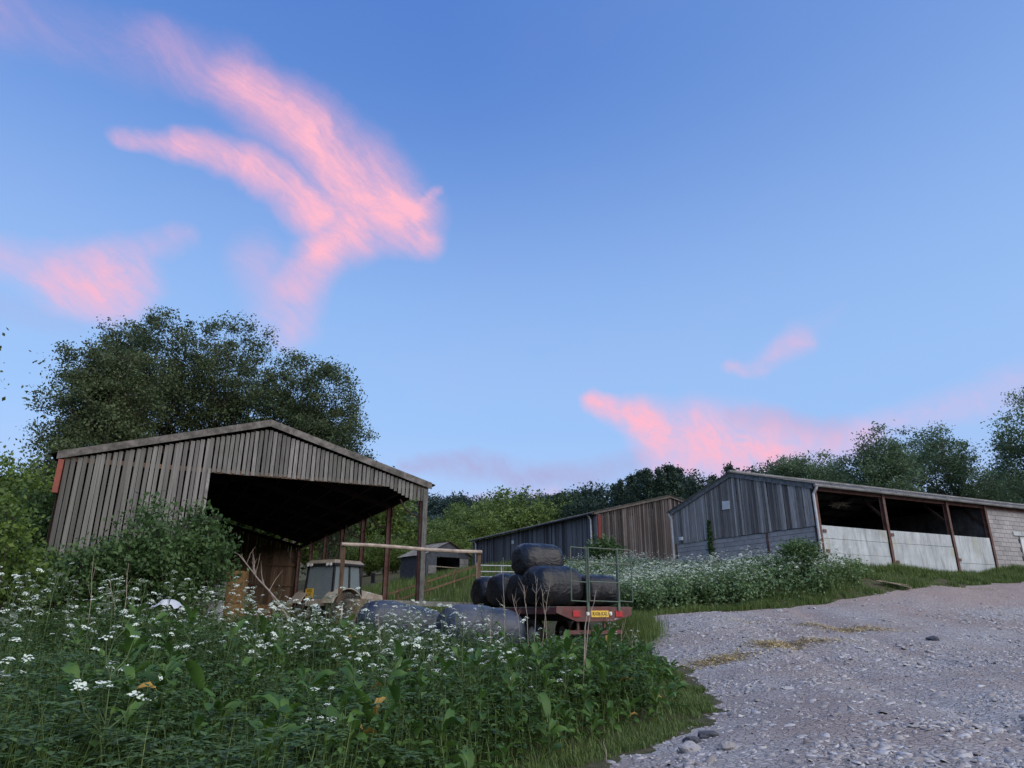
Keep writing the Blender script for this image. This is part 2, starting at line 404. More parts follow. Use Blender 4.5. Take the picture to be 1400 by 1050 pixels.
def track_mat():
    m, g_, p = newmat('stony_track')
    pos = g_('NewGeometry').outputs['Position']
    wv = g_.v('ADD', pos, centred_(g_, g_('TexNoise', {'Vector': pos, 'Scale': 3.0, 'Detail': 4}).outputs['Color'], .18))
    v1 = g_('TexVoronoi', {'Vector': g_('Mapping', {'Vector': wv, 'Scale': (1.0, 1.5, 1)}).outputs[0], 'Scale': 9.0, 'Randomness': 1.0})
    v2 = g_('TexVoronoi', {'Vector': wv, 'Scale': 26.0})
    ed = g_('TexVoronoi', {'Vector': g_('Mapping', {'Vector': wv, 'Scale': (1.0, 1.5, 1)}).outputs[0], 'Scale': 9.0}, feature='DISTANCE_TO_EDGE').outputs['Distance']
    n = g_('TexNoise', {'Vector': pos, 'Scale': .35, 'Detail': 6, 'Roughness': .6}).outputs['Fac']
    f = g_('TexNoise', {'Vector': pos, 'Scale': 40, 'Detail': 5, 'Roughness': .7}).outputs['Fac']
    cell = g_('SeparateColor', {0: v1.outputs['Color']}).outputs[0]
    c = g_.mix(cell, (.27, .25, .245), (.52, .50, .49))
    cell2 = g_('SeparateColor', {0: v2.outputs['Color']}).outputs[1]
    c = g_.mix(.35, c, g_.mix(cell2, (.22, .20, .195), (.56, .54, .53)))
    soil = g_.mix(f, (.25, .195, .175), (.40, .335, .305))
    c = g_.mix(g_.ramp(n, [(.42, 0), (.62, .85)]), c, soil)
    c = g_.mix(g_.ramp(ed, [(.0, .55), (.10, 0)]), c, (.10, .085, .08))
    # reddish earth where the track meets the far bank
    y = g_('SeparateXYZ', {0: pos}).outputs
    x_, y_ = y[0], y[1]
    d = g_.m('SUBTRACT', y_, g_.m('MULTIPLY_ADD', x_, .22, 20.5))
    ee = g_.m('MULTIPLY', g_('MapRange', {0: g_.m('ADD', d, g_.m('MULTIPLY', n, 3.0)), 1: 1.2, 2: 4.0}, interpolation_type='SMOOTHSTEP').outputs[0], .65)
    c = g_.mix(ee, c, g_.mix(f, (.30, .215, .185), (.45, .35, .305)))
    h = g_.m('ADD', g_.m('MULTIPLY', g_.ramp(ed, [(0, 0), (.14, 1)]), g_.m('MULTIPLY_ADD', cell, .7, .3)), g_.m('MULTIPLY', f, .5))
    setp(m, p, Base_Color=c, Roughness=.92, Specular_IOR_Level=.2, Normal=bump(g_, h, .8, .035))
    return m
def centred_(g_, col, amp):
    return g_.v('MULTIPLY', g_.v('SUBTRACT', col, (.5, .5, .5)), (amp, amp, amp))
M['track'] = track_mat()
def ground_mat():
    m, g_, p = newmat('rough_grassland')
    pos = g_('NewGeometry').outputs['Position']
    n = g_('TexNoise', {'Vector': pos, 'Scale': .25, 'Detail': 8, 'Roughness': .65}).outputs['Fac']
    f = g_('TexNoise', {'Vector': pos, 'Scale': 7, 'Detail': 6, 'Roughness': .7}).outputs['Fac']
    c = g_.mix(g_.ramp(n, [(.35, 0), (.65, 1)]), (.045, .055, .024), (.075, .090, .038))
    c = g_.mix(g_.ramp(f, [(.40, 0), (.62, .85)]), c, (.13, .105, .075))
    setp(m, p, Base_Color=c, Roughness=.95, Specular_IOR_Level=.1, Normal=bump(g_, f, .8, .08))
    return m
M['ground'] = ground_mat()
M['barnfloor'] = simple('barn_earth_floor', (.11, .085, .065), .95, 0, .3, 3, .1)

# ------------------------------------------------------------------ terrain
ANG = rad(26.4)
AX = Vector((math.cos(ANG), math.sin(ANG), 0)); BX = Vector((-math.sin(ANG), math.cos(ANG), 0))
CTRL = np.array([
    (0, 0, 0), (0, -8, -.1), (-6, -6, 0), (6, -6, .1), (.8, 8.5, 0), (5.5, 8.4, .05), (3, 11.3, .07), (3.5, 13.1, .12), (7.5, 13, .25),
    (3.8, 16, .25), (11.9, 17, .6), (3.4, 19, .62), (2.2, 19.4, .55), (0, 23.5, .62), (-1, 26, .7), (17, 24, 1.3), (4.2, 22.5, 1.3),
    (4.4, 23.5, 1.52), (6.2, 24.5, 1.62), (10.4, 25.5, 1.85), (13.9, 27, 2.38), (18, 29, 2.68), (23.2, 32, 3.0), (12.8, 28.6, 3.2),
    (17, 31, 3.3), (25.5, 35.0, 3.55), (19, 38, 3.5), (8.8, 37.2, 3.6), (9.0, 33, 3.0), (5.6, 44.5, 4.4), (-3.5, 63, 5.0), (-4, 8, .15), (-4, 12, .4),
    (-8, 12, .6), (-12, 16, .75), (-14, 21, .75), (-3.3, 26.6, .7), (-9, 24, .7), (-15.5, 51, .9), (-26, 46, 1), (-9, 37, .75),
    (-18, 33, .7), (-20, 42, .75), (-1, 40, 2.9), (-4, 48, 3.8), (-7, 60, 4.5), (40, 36, 4.5), (30, 20, 2.0), (20, 8, .6), (-20, 8, .7), (-25, 20, 1),
    (28, 50, 5), (0, 80, 7), (30, 80, 8), (-30, 70, 4), (12, 55, 5.2), (-45, 30, 1.5), (55, 20, 4)], float)
def tps(r2): return 0.5 * r2 * np.log(np.maximum(r2, 1e-9))
_n = len(CTRL); _P = np.hstack([np.ones((_n, 1)), CTRL[:, :2]])
_D2 = ((CTRL[:, None, :2] - CTRL[None, :, :2]) ** 2).sum(-1)
_A = np.block([[tps(_D2) + np.eye(_n) * .6, _P], [_P.T, np.zeros((3, 3))]])
_W = np.linalg.solve(_A, np.concatenate([CTRL[:, 2], np.zeros(3)]))
def sstep(a, b, x):
    t = np.clip((x - a) / (b - a), 0, 1); return t * t * (3 - 2 * t)
def Hn(x, y):
    x = np.asarray(x, float); y = np.asarray(y, float); sh = x.shape; x = x.ravel(); y = y.ravel()
    far = 2.0 + .055 * np.clip(y - 30, 0, None) * sstep(0, 60, y) + 26 * sstep(110, 360, y) + .05 * np.clip(x, -30, 120) + 30 * sstep(300, 900, np.hypot(x, y))
    dd = np.hypot(x - 2, y - 32); w_ = 1 - sstep(42, 78, dd)
    out = far.copy(); sel = w_ > 0
    xs, ys = x[sel], y[sel]
    d2 = (xs[:, None] - CTRL[None, :, 0]) ** 2 + (ys[:, None] - CTRL[None, :, 1]) ** 2
    near = tps(d2) @ _W[:_n] + _W[_n] + _W[_n + 1] * xs + _W[_n + 2] * ys
    out[sel] = w_[sel] * near + (1 - w_[sel]) * far[sel]
    return out.reshape(sh)
def H(x, y): return float(Hn(np.array([x]), np.array([y]))[0])

def axis_coords(lo, hi, step, far_lo, far_hi):
    a = list(np.arange(lo, hi + 1e-6, step)); s = step
    b = [];  x = hi
    while x < far_hi: s *= 1.22; x += s; b.append(x)
    c = []; x = lo; s = step
    while x > far_lo: s *= 1.22; x -= s; c.append(x)
    return np.array(c[::-1] + a + b)
gx = axis_coords(-45, 55, .55, -2500, 2500); gy = axis_coords(-12, 70, .55, -600, 2600)
XX, YY = np.meshgrid(gx, gy); ZZ = Hn(XX, YY)
V = np.stack([XX, YY, ZZ], -1).reshape(-1, 3)
nx, ny = len(gx), len(gy); I = np.arange(nx * ny).reshape(ny, nx)
F = np.stack([I[:-1, :-1], I[:-1, 1:], I[1:, 1:], I[1:, :-1]], -1).reshape(-1, 4)
gnd = link('ground', mesh_np('ground', V, F, M['ground'], smooth=True))
tag(gnd, 'rough grassy farm ground rising to the wooded hill', None, None, 'structure')

# track: polygon outline, left edge first then the far bank
EDGE_L = [(-1.2, -8), (-.6, 3), (-.1, 6.5), (.8, 8.5), (1.59, 9.7), (2.86, 11.3), (3.47, 13.1), (3.75, 16), (3.43, 19), (3.55, 20.8), (4.0, 22.5), (4.35, 23.5)]
EDGE_F = [(6.2, 24.5), (10.4, 25.5), (13.9, 27), (18, 29), (23.2, 32), (32, 36.0), (44, 40)]
def ragged(P, amp, step, seed):
    rr_ = random.Random(seed); out = []
    for (a, b) in zip(P[:-1], P[1:]):
        n_ = max(1, int(math.hypot(b[0] - a[0], b[1] - a[1]) / step))
        for k in range(n_):
            t = k / n_; dx, dy = b[0] - a[0], b[1] - a[1]; l_ = math.hypot(dx, dy); j = rr_.gauss(0, amp)
            out.append((a[0] + dx * t - dy / l_ * j, a[1] + dy * t + dx / l_ * j))
    return out + [P[-1]]
TRACK = np.array(ragged(EDGE_L, .10, .30, 3) + ragged(EDGE_F, .16, .7, 4) + [(44, -8)], float)
def inpoly(x, y, poly):
    ins = np.zeros(x.shape, bool); n = len(poly); j = n - 1
    for i in range(n):
        xi, yi = poly[i]; xj, yj = poly[j]
        c = ((yi > y) != (yj > y)) & (x < (xj - xi) * (y - yi) / (yj - yi + 1e-12) + xi)
        ins ^= c; j = i
    return ins
def edge_x(y):
    return np.interp(y, [p[1] for p in EDGE_L], [p[0] for p in EDGE_L])
def nearest_on_poly(x, y, poly):
    best = np.full(x.shape, 1e9); bx = x.copy(); by = y.copy()
    for i in range(len(poly)):
        a = poly[i]; b = poly[(i + 1) % len(poly)]; d = b - a
        t = np.clip(((x - a[0]) * d[0] + (y - a[1]) * d[1]) / (d @ d), 0, 1)
        px, py = a[0] + t * d[0], a[1] + t * d[1]; q = np.hypot(px - x, py - y); s = q < best
        best[s] = q[s]; bx[s] = px[s]; by[s] = py[s]
    return best, bx, by
STEP = .16
tx = np.arange(-1.6, 40, STEP); ty = np.arange(-4, 38, STEP)
TX, TY = np.meshgrid(tx, ty)
ins = inpoly(TX, TY, TRACK)
cell = ins[:-1, :-1] | ins[1:, :-1] | ins[:-1, 1:] | ins[1:, 1:]
dist, bxp, byp = nearest_on_poly(TX.ravel(), TY.ravel(), TRACK)
dist = dist.reshape(TX.shape); o_ = ~ins
TX2 = np.where(o_, bxp.reshape(TX.shape), TX); TY2 = np.where(o_, byp.reshape(TX.shape), TY)
rng = np.random.default_rng(5)
def lattice(x, y, s, seed):
    """smooth value noise"""
    r = np.random.default_rng(seed).random((256, 256)); fx, fy = x / s, y / s
    ix, iy = np.floor(fx).astype(int), np.floor(fy).astype(int); ux, uy = fx - ix, fy - iy
    ux = ux * ux * (3 - 2 * ux); uy = uy * uy * (3 - 2 * uy); q = lambda a, b: r[a % 256, b % 256]
    return (q(ix, iy) * (1 - ux) + q(ix + 1, iy) * ux) * (1 - uy) + (q(ix, iy + 1) * (1 - ux) + q(ix + 1, iy + 1) * ux) * uy - .5
def track_z(x, y, d):
    b = .16 * lattice(x, y, 2.3, 1) + .07 * lattice(x, y, .8, 2) + .045 * lattice(x, y, .33, 3)
    for o_x in (-.85, .85):
        b = b - .07 * np.exp(-((x - (4.2 + .20 * y + .9 * np.sin(y * .16)) - o_x * (1 + .02 * y)) ** 2) / .09)
    e = np.clip(d / .9, 0, 1)
    return Hn(x, y) + .035 * e - .03 * (1 - e) + (b + .20) * e * np.clip(d / 2.0, .35, 1)
TZ = track_z(TX2, TY2, np.where(o_, 0, dist))
Vt = np.stack([TX2, TY2, TZ], -1).reshape(-1, 3)
It = np.arange(TX.size).reshape(TX.shape)
Ft = np.stack([It[:-1, :-1], It[:-1, 1:], It[1:, 1:], It[1:, :-1]], -1)[cell]
used = np.unique(Ft); remap = np.full(TX.size, -1); remap[used] = np.arange(len(used))
track = link('track', mesh_np('track', Vt[used], remap[Ft], M['track'], smooth=True))
tag(track, 'stony farm track of pale broken shale', None, None, 'structure')
def TZp(x, y):
    x = np.atleast_1d(np.asarray(x, float)); y = np.atleast_1d(np.asarray(y, float))
    d, _, _ = nearest_on_poly(x.copy(), y.copy(), TRACK)
    return track_z(x, y, np.where(inpoly(x, y, TRACK), d, 0))

# ------------------------------------------------------------------ building helpers
UNIT = {}
def unit_box(mat):
    """chamfered unit box shared by all boards of one material"""
    if mat.name not in UNIT:
        mb = MB(); mb.box(-.5, .5, -.5, .5, -.5, .5); UNIT[mat.name] = mb.mesh('board', mat)
    return UNIT[mat.name]
R = random.Random(11)
def board(parent, mat, x, y, z0, z1, wd, th, along='x', name='board', tilt=.006):
    """upright board, centre x,y; width along local 'x' or 'y'"""
    o = link(name, unit_box(mat), parent)
    o.location = (x, y, (z0 + z1) / 2); o.scale = (wd, th, z1 - z0)
    o.rotation_euler = (0, R.gauss(0, tilt), PI / 2 if along == 'y' else 0)
    return o
def corr_mesh(name, mat, wdt, lng, amp=.022, pitch=.15, th=.008):
    """corrugated sheet: width along x (waves), length along y, centred"""
    n = int(wdt / pitch) * 4; vs = []; fs = []
    for k in range(2):
        for i in range(n + 1):
            x = -wdt / 2 + wdt * i / n; z = amp * math.cos(i * PI / 2) - k * th
            vs += [(x, -lng / 2, z), (x, lng / 2, z)]
    o = 2 * (n + 1)
    for i in range(n):
        a = 2 * i
        fs += [(a, a + 2, a + 3, a + 1), (o + a, o + a + 1, o + a + 3, o + a + 2), (a, o + a, o + a + 2, a + 2), (a + 1, a + 3, o + a + 3, o + a + 1)]
    fs += [(0, 1, o + 1, o), (2 * n, o + 2 * n, o + 2 * n + 1, 2 * n + 1)]
    mb = MB(); mb.add(vs, fs); return mb.mesh(name, mat, fix=True)
def ibeam(mb, p, q, wd, dp, t=.016, side=Vector((1, 0, 0))):
    """I-section from p to q; flanges across 'side'"""
    p, q = Vector(p), Vector(q); d = (q - p).normalized(); s = (side - d * side.dot(d)).normalized(); f = d.cross(s)
    for k in (-1, 1):
        a = f * (k * (dp / 2 - t / 2)); mb.bar(p + a, q + a, t, wd, up=s)
    mb.bar(p, q, dp - 2 * t - .002, t, up=s)

def roof_plane(parent, x0, x1, n_along, y_eave, z_eave, y_ridge, z_ridge, rows, mat, ridge_along='x', drop=0.0):
    """corrugated sheets from eave to ridge; waves run along ridge"""
    L = math.hypot(y_ridge - y_eave, z_ridge - z_eave); sl = L / rows; wdt = (x1 - x0) / n_along
    me = corr_mesh('roof_sheet', mat, wdt + .06, sl + .12)
    th = math.atan2(z_ridge - z_eave, abs(y_ridge - y_eave)); sg = 1 if y_ridge > y_eave else -1
    for r_ in range(rows):
        t = (r_ + .5) / rows
        cy = y_eave + (y_ridge - y_eave) * t; cz = z_eave + (z_ridge - z_eave) * t + .012 * (r_ % 2) + drop
        for i in range(n_along):
            cx = x0 + (i + .5) * wdt
            o = link('roof_sheet', me, parent)
            jz = R.uniform(-.006, .010) + .006 * (i % 2)
            if ridge_along == 'x':
                o.location = (cx, cy, cz + jz); o.rotation_euler = (th * sg, 0, R.gauss(0, .002))
            else:
                o.matrix_local = Matrix.Translation((cy, cx, cz + jz)) @ Matrix.Rotation(-th * sg, 4, 'Y') @ Matrix.Rotation(PI / 2, 4, 'Z')

# ------------------------------------------------------------------ open barn on the left
LB = 12.19; LL = 27.43; LZ = .70
L0 = Vector((-3.30, 26.6, 0)) - AX * LB
LE = EYE + 4.71 - LZ; LR = EYE + 6.42 - LZ
barn = thing('open_barn', 'open-fronted timber barn with grey boarded gable and red steel posts', 'barn', (L0.x, L0.y, LZ), ANG)
def rake(x): return LE + (LR - LE) * (1 - abs(x - LB / 2) / (LB / 2))
wall = link('front_wall', None, barn)
mb = MB(); mb.box(0, LB, .135, .18, LE - .12, LE + .03); mb.box(0, 4.25, .135, .18, 2.6, 2.75); mb.box(0, 4.25, .135, .18, .6, .75)
mb.obj('rail', M['wood_in'], wall)
x = .06; pitch = .1585
while x < LB - .02:
    wd = pitch - R.uniform(.030, .046); cx = x + pitch / 2
    top = rake(cx) - .10
    fr = LB - cx
    if cx < 4.28: bot = .05 + R.uniform(0, .1)
    elif fr > 1.62: bot = LE - .10 + R.gauss(0, .012)
    elif fr > .6: bot = LE - .10 - .46 * (1.62 - fr) / 1.0
    else: bot = LE - .56
    board(wall, M['wood_grey'], cx + R.gauss(0, .004), .11 + R.gauss(0, .006), bot, top, wd, .024)
    x += pitch
mb = MB(); mb.box(4.23, 4.32, .05, .13, 0, LE); mb.obj('jamb', M['wood_grey'], wall)
for sgn in (0, 1):                                        # verge boards
    e = Vector((-.18 if sgn == 0 else LB + .16, .02, rake(0) + .04)); r_ = Vector((LB / 2, .02, LR + .14))
    mb = MB(); a, b = (e, r_) if sgn == 0 else (r_, e)
    mb.hexa([(a.x, -.02, a.z - .14), (b.x, -.02, b.z - .14), (b.x, .03, b.z - .14), (a.x, .03, a.z - .14), (a.x, -.02, a.z + .11), (b.x, -.02, b.z + .11), (b.x, .03, b.z + .11), (a.x, .03, a.z + .11)])
    mb.obj('verge_board', simple('verge_wood%d' % sgn, (.17, .155, .14), .9, 0, .5, 5, .15, (.075, .07, .06), .8), barn)
roof = link('roof', None, barn)
roof_plane(roof, .04, LL, 27, -.30, LE + .08, LB / 2 + .02, LR + .18, 3, M['sheet_shade'], 'y')
roof_plane(roof, .04, LL, 27, LB + .25, LE + .08, LB / 2 - .02, LR + .18, 3, M['sheet_shade'], 'y')
mb = MB()
for k in range(6):
    for sg in (0, 1):
        t = (k + .5) / 6; xx = LB / 2 * t if sg == 0 else LB - LB / 2 * t
        mb.box(xx - .04, xx + .04, .19, LL - .05, rake(xx) - .16, rake(xx) - .01)
        mb.obj('purlin', M['beam'], roof); mb = MB()
for k in range(7):                                         # frames
    y = .28 + k * (LL - .5) / 6
    fr = link('frame', None, barn)
    for sg in (0, 1):
        xx = .10 if sg == 0 else LB - .10
        mb = MB(); ibeam(mb, (xx, y, -.3), (xx, y, LE - .02), .17, .22, side=Vector((0, 1, 0)))
        front_wood = (k == 0 and sg == 1)
        mb.obj('post', M['beam'] if sg == 0 else M['rust'], fr)
        mb = MB(); xe = LB / 2 - .01 if sg == 0 else LB / 2 + .01
        mb.bar((xx, y, LE - .16), (xe, y, LR - .30), .12, .22); mb.obj('rafter', M['beam'], fr)
        s = 1 if sg == 0 else -1                           # curved knee brackets, across and along
        mb = MB(); pts = [(xx + s * (.11 + .95 * math.sin(t) ** 1.0 * .9), y, LE - 1.15 + .95 * (1 - math.cos(t))) for t in (0, .4, .8, 1.2)]
        mb.tube(pts, .035, 5); mb.obj('knee_brace', M['beam'], fr)
        if sg == 1:
            for dy in (-1, 1):
                if (k == 0 and dy < 0) or (k == 6 and dy > 0): continue
                mb = MB(); pts = [(xx, y + dy * (.1 + .55 * math.sin(t)), LE - .85 + .75 * (1 - math.cos(t))) for t in (0, .45, .9, 1.35)]
                mb.tube(pts, .028, 5); mb.obj('knee_brace', M['rust'], fr)
    if k == 0:
        mb = MB(); mb.box(LB - .16, LB + .02, .02, .125, -.3, LE - .10); mb.obj('post_facing', M['wood_grey'], fr)
mb = MB(); mb.box(-.12, .03, -.005, .26, LE - 1.15, LE - .10); mb.obj('corner_post', M['redpaint'], barn)
mb = MB(); mb.box(LB - .05, LB + .07, .2, LL, LE - .18, LE + .02); mb.obj('eave_beam', M['beam'], barn)
side = link('side_wall', None, barn)
y = .35
while y < LL - .2:
    board(side, M['wood_in'], -.01, y, .1, LE - .05, .175, .022, 'y'); y += .215
back = link('back_wall', None, barn)
x = .2
while x < LB - .1:
    board(back, M['wood_in'], x, LL + .02, .05, rake(x) - .12, .185, .022); x += .20
for z in (1.3, 2.7, 4.1):
    mb = MB(); mb.box(.1, LB - .1, LL - .09, LL - .01, z, z + .14); mb.obj('rail', M['wood_in'], back)
    mb = MB(); mb.box(.02, .09, .3, LL - .15, z, z + .14); mb.obj('rail', M['wood_in'], side)
mb = MB(); mb.box(-.3, LB + .6, -.4, LL + .2, -1.0, .0); fl = mb.obj('barn_floor', M['barnfloor'], barn)
def inbarn(x, y, z=0): return L0 + AX * x + BX * y + Vector((0, 0, LZ + z))

# ------------------------------------------------------------------ right-hand shed
SZ = 3.32; SW = 9.14; SLn = 27.4
S0 = Vector((.441 * 29.1, 29.1, 0)); SE = EYE + 5.15 - SZ; SR = EYE + 6.42 - SZ
shed = thing('cattle_shed', 'long cattle shed with slate-grey boarded gable and pale concrete panels', 'shed', (S0.x, S0.y, SZ), ANG)
def srake(y): return SE + (SR - SE) * (1 - abs(y - SW / 2) / (SW / 2))
gw = link('gable_wall', None, shed)
blk = MB(); blk.box(-.215, .215, -.07, .07, -.1025, .1025); BLK = blk.mesh('block', M['block'], bevel=.006)
bw = link('block_wall', None, shed)
mb = MB(); mb.box(.05, .15, .12, SW - .12, -1.2, 1.765); mb.obj('mortar_bed', M['mortar'], bw)
def blocks(parent, u0, u1, z0, z1, place, skip=None):
    k = 0; z = z0
    while z < z1 - .1:
        u = u0 - (.225 if k % 2 else 0)
        while u < u1 - .05:
            a, b = max(u, u0), min(u + .45, u1)
            if b - a > .08 and not (skip and skip((a + b) / 2, z + .11)):
                o = link('block', BLK, parent); place(o, (a + b) / 2, z + .11)
                o.scale = ((b - a - .014) / .43, 1, 1)
            u += .45
        z += .219; k += 1
def pl_g(o, u, z): o.location = (.075 + R.gauss(0, .002), u, z); o.rotation_euler = (0, 0, PI / 2)
blocks(bw, .13, SW - .13, .0, 1.75, pl_g)
mb = MB()
for yy in (SW * .30, ): mb.box(-.02, .02, yy - .06, yy + .06, -.3, 1.78)
mb.obj('stanchion', M['rust'], gw)
mb = MB(); mb.box(.02, .10, .05, SW - .05, SE - .2, SE - .08); mb.obj('rail', M['wood_dark'], gw)
mb = MB(); mb.box(.002, .10, .02, SW - .02, 1.768, 1.86); mb.obj('sill_rail', M['wood_dark'], gw)
y = .04; pitch = .148
while y < SW - .05:
    wd = pitch - R.uniform(.014, .04)
    board(gw, M['wood_slate'], -.022 + R.gauss(0, .004) - (.016 if R.random() < .5 else 0), y + pitch / 2, 1.76 + R.gauss(0, .012), srake(y + pitch / 2) - .05, wd, .022, 'y'); y += pitch
for sg in (0, 1):
    a = (-.14, SE + .02) if sg == 0 else (SW + .14, SE + .02); r_ = (SW / 2, SR + .06)
    mb = MB(); mb.hexa([(-.10, a[0], a[1] - .14), (-.055, a[0], a[1] - .14), (-.055, r_[0], r_[1] - .14), (-.10, r_[0], r_[1] - .14), (-.10, a[0], a[1] + .08), (-.055, a[0], a[1] + .08), (-.055, r_[0], r_[1] + .08), (-.10, r_[0], r_[1] + .08)])
    mb.obj('verge_board', simple('verge_slate%d' % sg, (.15, .155, .16), .9, 0, .4, 5, .15), shed)
sroof = link('roof', None, shed)
roof_plane(sroof, -.15, SLn, 26, -.32, SE + .06, SW / 2 + .05, SR + .14, 3, M['sheet'], 'x')
roof_plane(sroof, -.15, SLn, 26, SW + .32, SE + .06, SW / 2 - .05, SR + .14, 3, M['sheet'], 'x')
mb = MB(); mb.tube([(-.15, SW / 2, SR + .17), (SLn, SW / 2, SR + .17)], .10, 8); mb.obj('ridge_cap', M['sheet'], sroof)
for k in range(5):
    for yy in (SW / 2 * (k + .4) / 5, SW - SW / 2 * (k + .4) / 5):
        mb = MB(); mb.box(.05, SLn - .05, yy - .03, yy + .03, srake(yy) - .17, srake(yy) - .03); mb.obj('purlin', M['beam'], sroof)
bays = [0.0, 4.48, 9.10, 12.18, 18.0, 22.5, 27.2]
for k, bx in enumerate(bays):
    fr = link('frame', None, shed)
    mb = MB(); ibeam(mb, (bx + (.10 if k == 0 else 0), -.02, -.6), (bx + (.10 if k == 0 else 0), -.02, SE - .02), .15, .20, side=Vector((1, 0, 0))); mb.obj('post', M['rust'], fr)
    xx = bx + (.14 if k == 0 else 0)
    mb = MB(); mb.bar((xx, .1, SE - .14), (xx, SW / 2 - .01, SR - .14), .11, .2); mb.bar((xx, SW - .1, SE - .14), (xx, SW / 2 + .01, SR - .14), .11, .2); mb.obj('rafter', M['beam'], fr)
    mb = MB(); mb.bar((xx, .10, SE - 1.0), (xx, 1.0, SE - .05), .07, .10); mb.obj('knee_brace', M['beam'], fr)
    if 0 < k:
        mb = MB(); ibeam(mb, (bx, SW - .1, -.3), (bx, SW - .1, SE - .05), .15, .2, side=Vector((1, 0, 0))); mb.obj('post', M['beam'], fr)
mb = MB(); mb.box(.05, SLn, -.05, .05, SE - .16, SE - .02); mb.obj('eave_beam', M['rust'], shed)
mb = MB(); mb.tube([(-.2, -.36, SE - .01), (SLn, -.36, SE + .01)], .062, 8); mb.obj('gutter', M['sheet'], shed)
mb = MB(); mb.tube([(-.06, -.36, SE - .04), (-.06, -.30, SE - .16), (-.06, -.13, SE - .34), (-.06, -.13, -.5)], .055, 8); mb.obj('downpipe', M['pipe'], shed)
mb = MB(); mb.tube([(-.06, SW + .30, SE - .02), (-.06, SW + .24, SE - .16), (-.06, SW + .12, SE - .36), (-.06, SW + .12, -.6)], .055, 8); mb.obj('downpipe', M['pipe'], shed)
pan = link('panel_wall', None, shed)
def cpanel(x0, x1, z0, z1, y=0.0, dz=0.0):
    mb = MB(); mb.hexa([(x0, -.06, z0), (x1, -.06, z0 + dz), (x1, .06, z0 + dz), (x0, .06, z0), (x0, -.06, z1), (x1, -.06, z1 + dz), (x1, .06, z1 + dz), (x0, .06, z1)])
    o = mb.obj('concrete_panel', M['concrete'], pan, bevel=.008); o.location.y = y
cpanel(.24, 4.38, 1.27, 1.80, 0, -.02); cpanel(.24, 4.38, .66, 1.26, .008, -.02); cpanel(.24, 4.38, .10, .65, -.006, -.02); cpanel(.30, 4.38, -.5, -.02, .03)
cpanel(4.58, 9.0, 1.25, 1.80, .01); cpanel(4.58, 9.0, .05, 1.24, -.008, -.01)
cpanel(9.2, 12.08, .52, 1.80, 0); cpanel(9.2, 12.08, -.06, .51, .008)
for (x0, z0) in ((.27, 1.50), (.32, .68), (4.62, 1.55), (4.66, .36), (9.22, .60)):       # clamp cleats
    mb = MB(); mb.box(x0, x0 + .20, -.10, -.062, z0, z0 + .13); mb.obj('cleat', M['rust'], pan, bevel=.006)
fw = link('front_block_wall', None, shed)
mb = MB(); mb.box(12.27, 14.70, -.02, .08, -.5, SE - .1); mb.box(16.1, SLn, -.02, .08, -.5, SE - .1); mb.box(14.70, 16.1, -.02, .08, 2.0, SE - .1); mb.obj('mortar_bed', M['mortar'], fw)
def pl_f(o, u, z): o.location = (u, -.0 + R.gauss(0, .002), z)
blocks(fw, 12.28, 17.4, -.1, SE - .15, pl_f, lambda u, z: 14.55 < u < 16.25 and z < 2.2)
mb = MB(); mb.box(14.15, 16.5, -.13, .06, 2.02, 2.22); mb.obj('lintel', M['concrete'], fw, bevel=.01)
door = link('door', None, shed)
mb = MB(); mb.box(14.72, 16.08, -.05, .0, .0, 2.0); mb.obj('door_leaf', M['white'], door, bevel=.01)
mb = MB(); mb.box(14.62, 14.71, -.09, .05, -.1, 2.01); mb.obj('door_frame', M['wood_dark'], door)
mb = MB(); mb.tube([(14.85, -.06, 1.0), (14.85, -.12, 1.0), (14.97, -.12, 1.0)], .012, 6); mb.obj('handle', M['galv'], door)
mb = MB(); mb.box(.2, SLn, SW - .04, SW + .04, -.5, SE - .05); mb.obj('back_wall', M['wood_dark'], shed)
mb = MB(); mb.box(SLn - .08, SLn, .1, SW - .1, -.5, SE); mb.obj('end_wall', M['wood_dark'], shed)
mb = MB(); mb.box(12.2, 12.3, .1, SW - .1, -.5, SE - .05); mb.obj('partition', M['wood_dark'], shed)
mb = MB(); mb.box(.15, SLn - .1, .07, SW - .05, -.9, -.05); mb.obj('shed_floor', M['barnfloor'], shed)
def inshed(x, y, z=0): return S0 + AX * x + BX * y + Vector((0, 0, SZ + z))
mb = MB(); mb.box(-.028, .0, -.24, .24, -.20, .20); mb.box(-.04, -.028, -.25, -.22, -.21, .21); mb.box(-.04, -.028, .22, .25, -.21, .21)
o = mb.obj('notice_board', M['white']); tag(o, 'small blank white notice board high on the slate-grey shed gable', 'sign'); o.location = inshed(-.055, 5.05, 3.30); o.rotation_euler = (.05, 0, ANG)
mb = MB(); mb.box(-.09, .0, -.13, .13, -.09, .09); mb.box(-.10, -.09, -.10, .10, -.06, .06)
o = mb.obj('junction_box', M['white'], bevel=.01); tag(o, 'little white electrical box at the low end of the slate-grey gable', 'box'); o.location = inshed(-.055, 8.55, 2.0); o.rotation_euler = (0, 0, ANG)

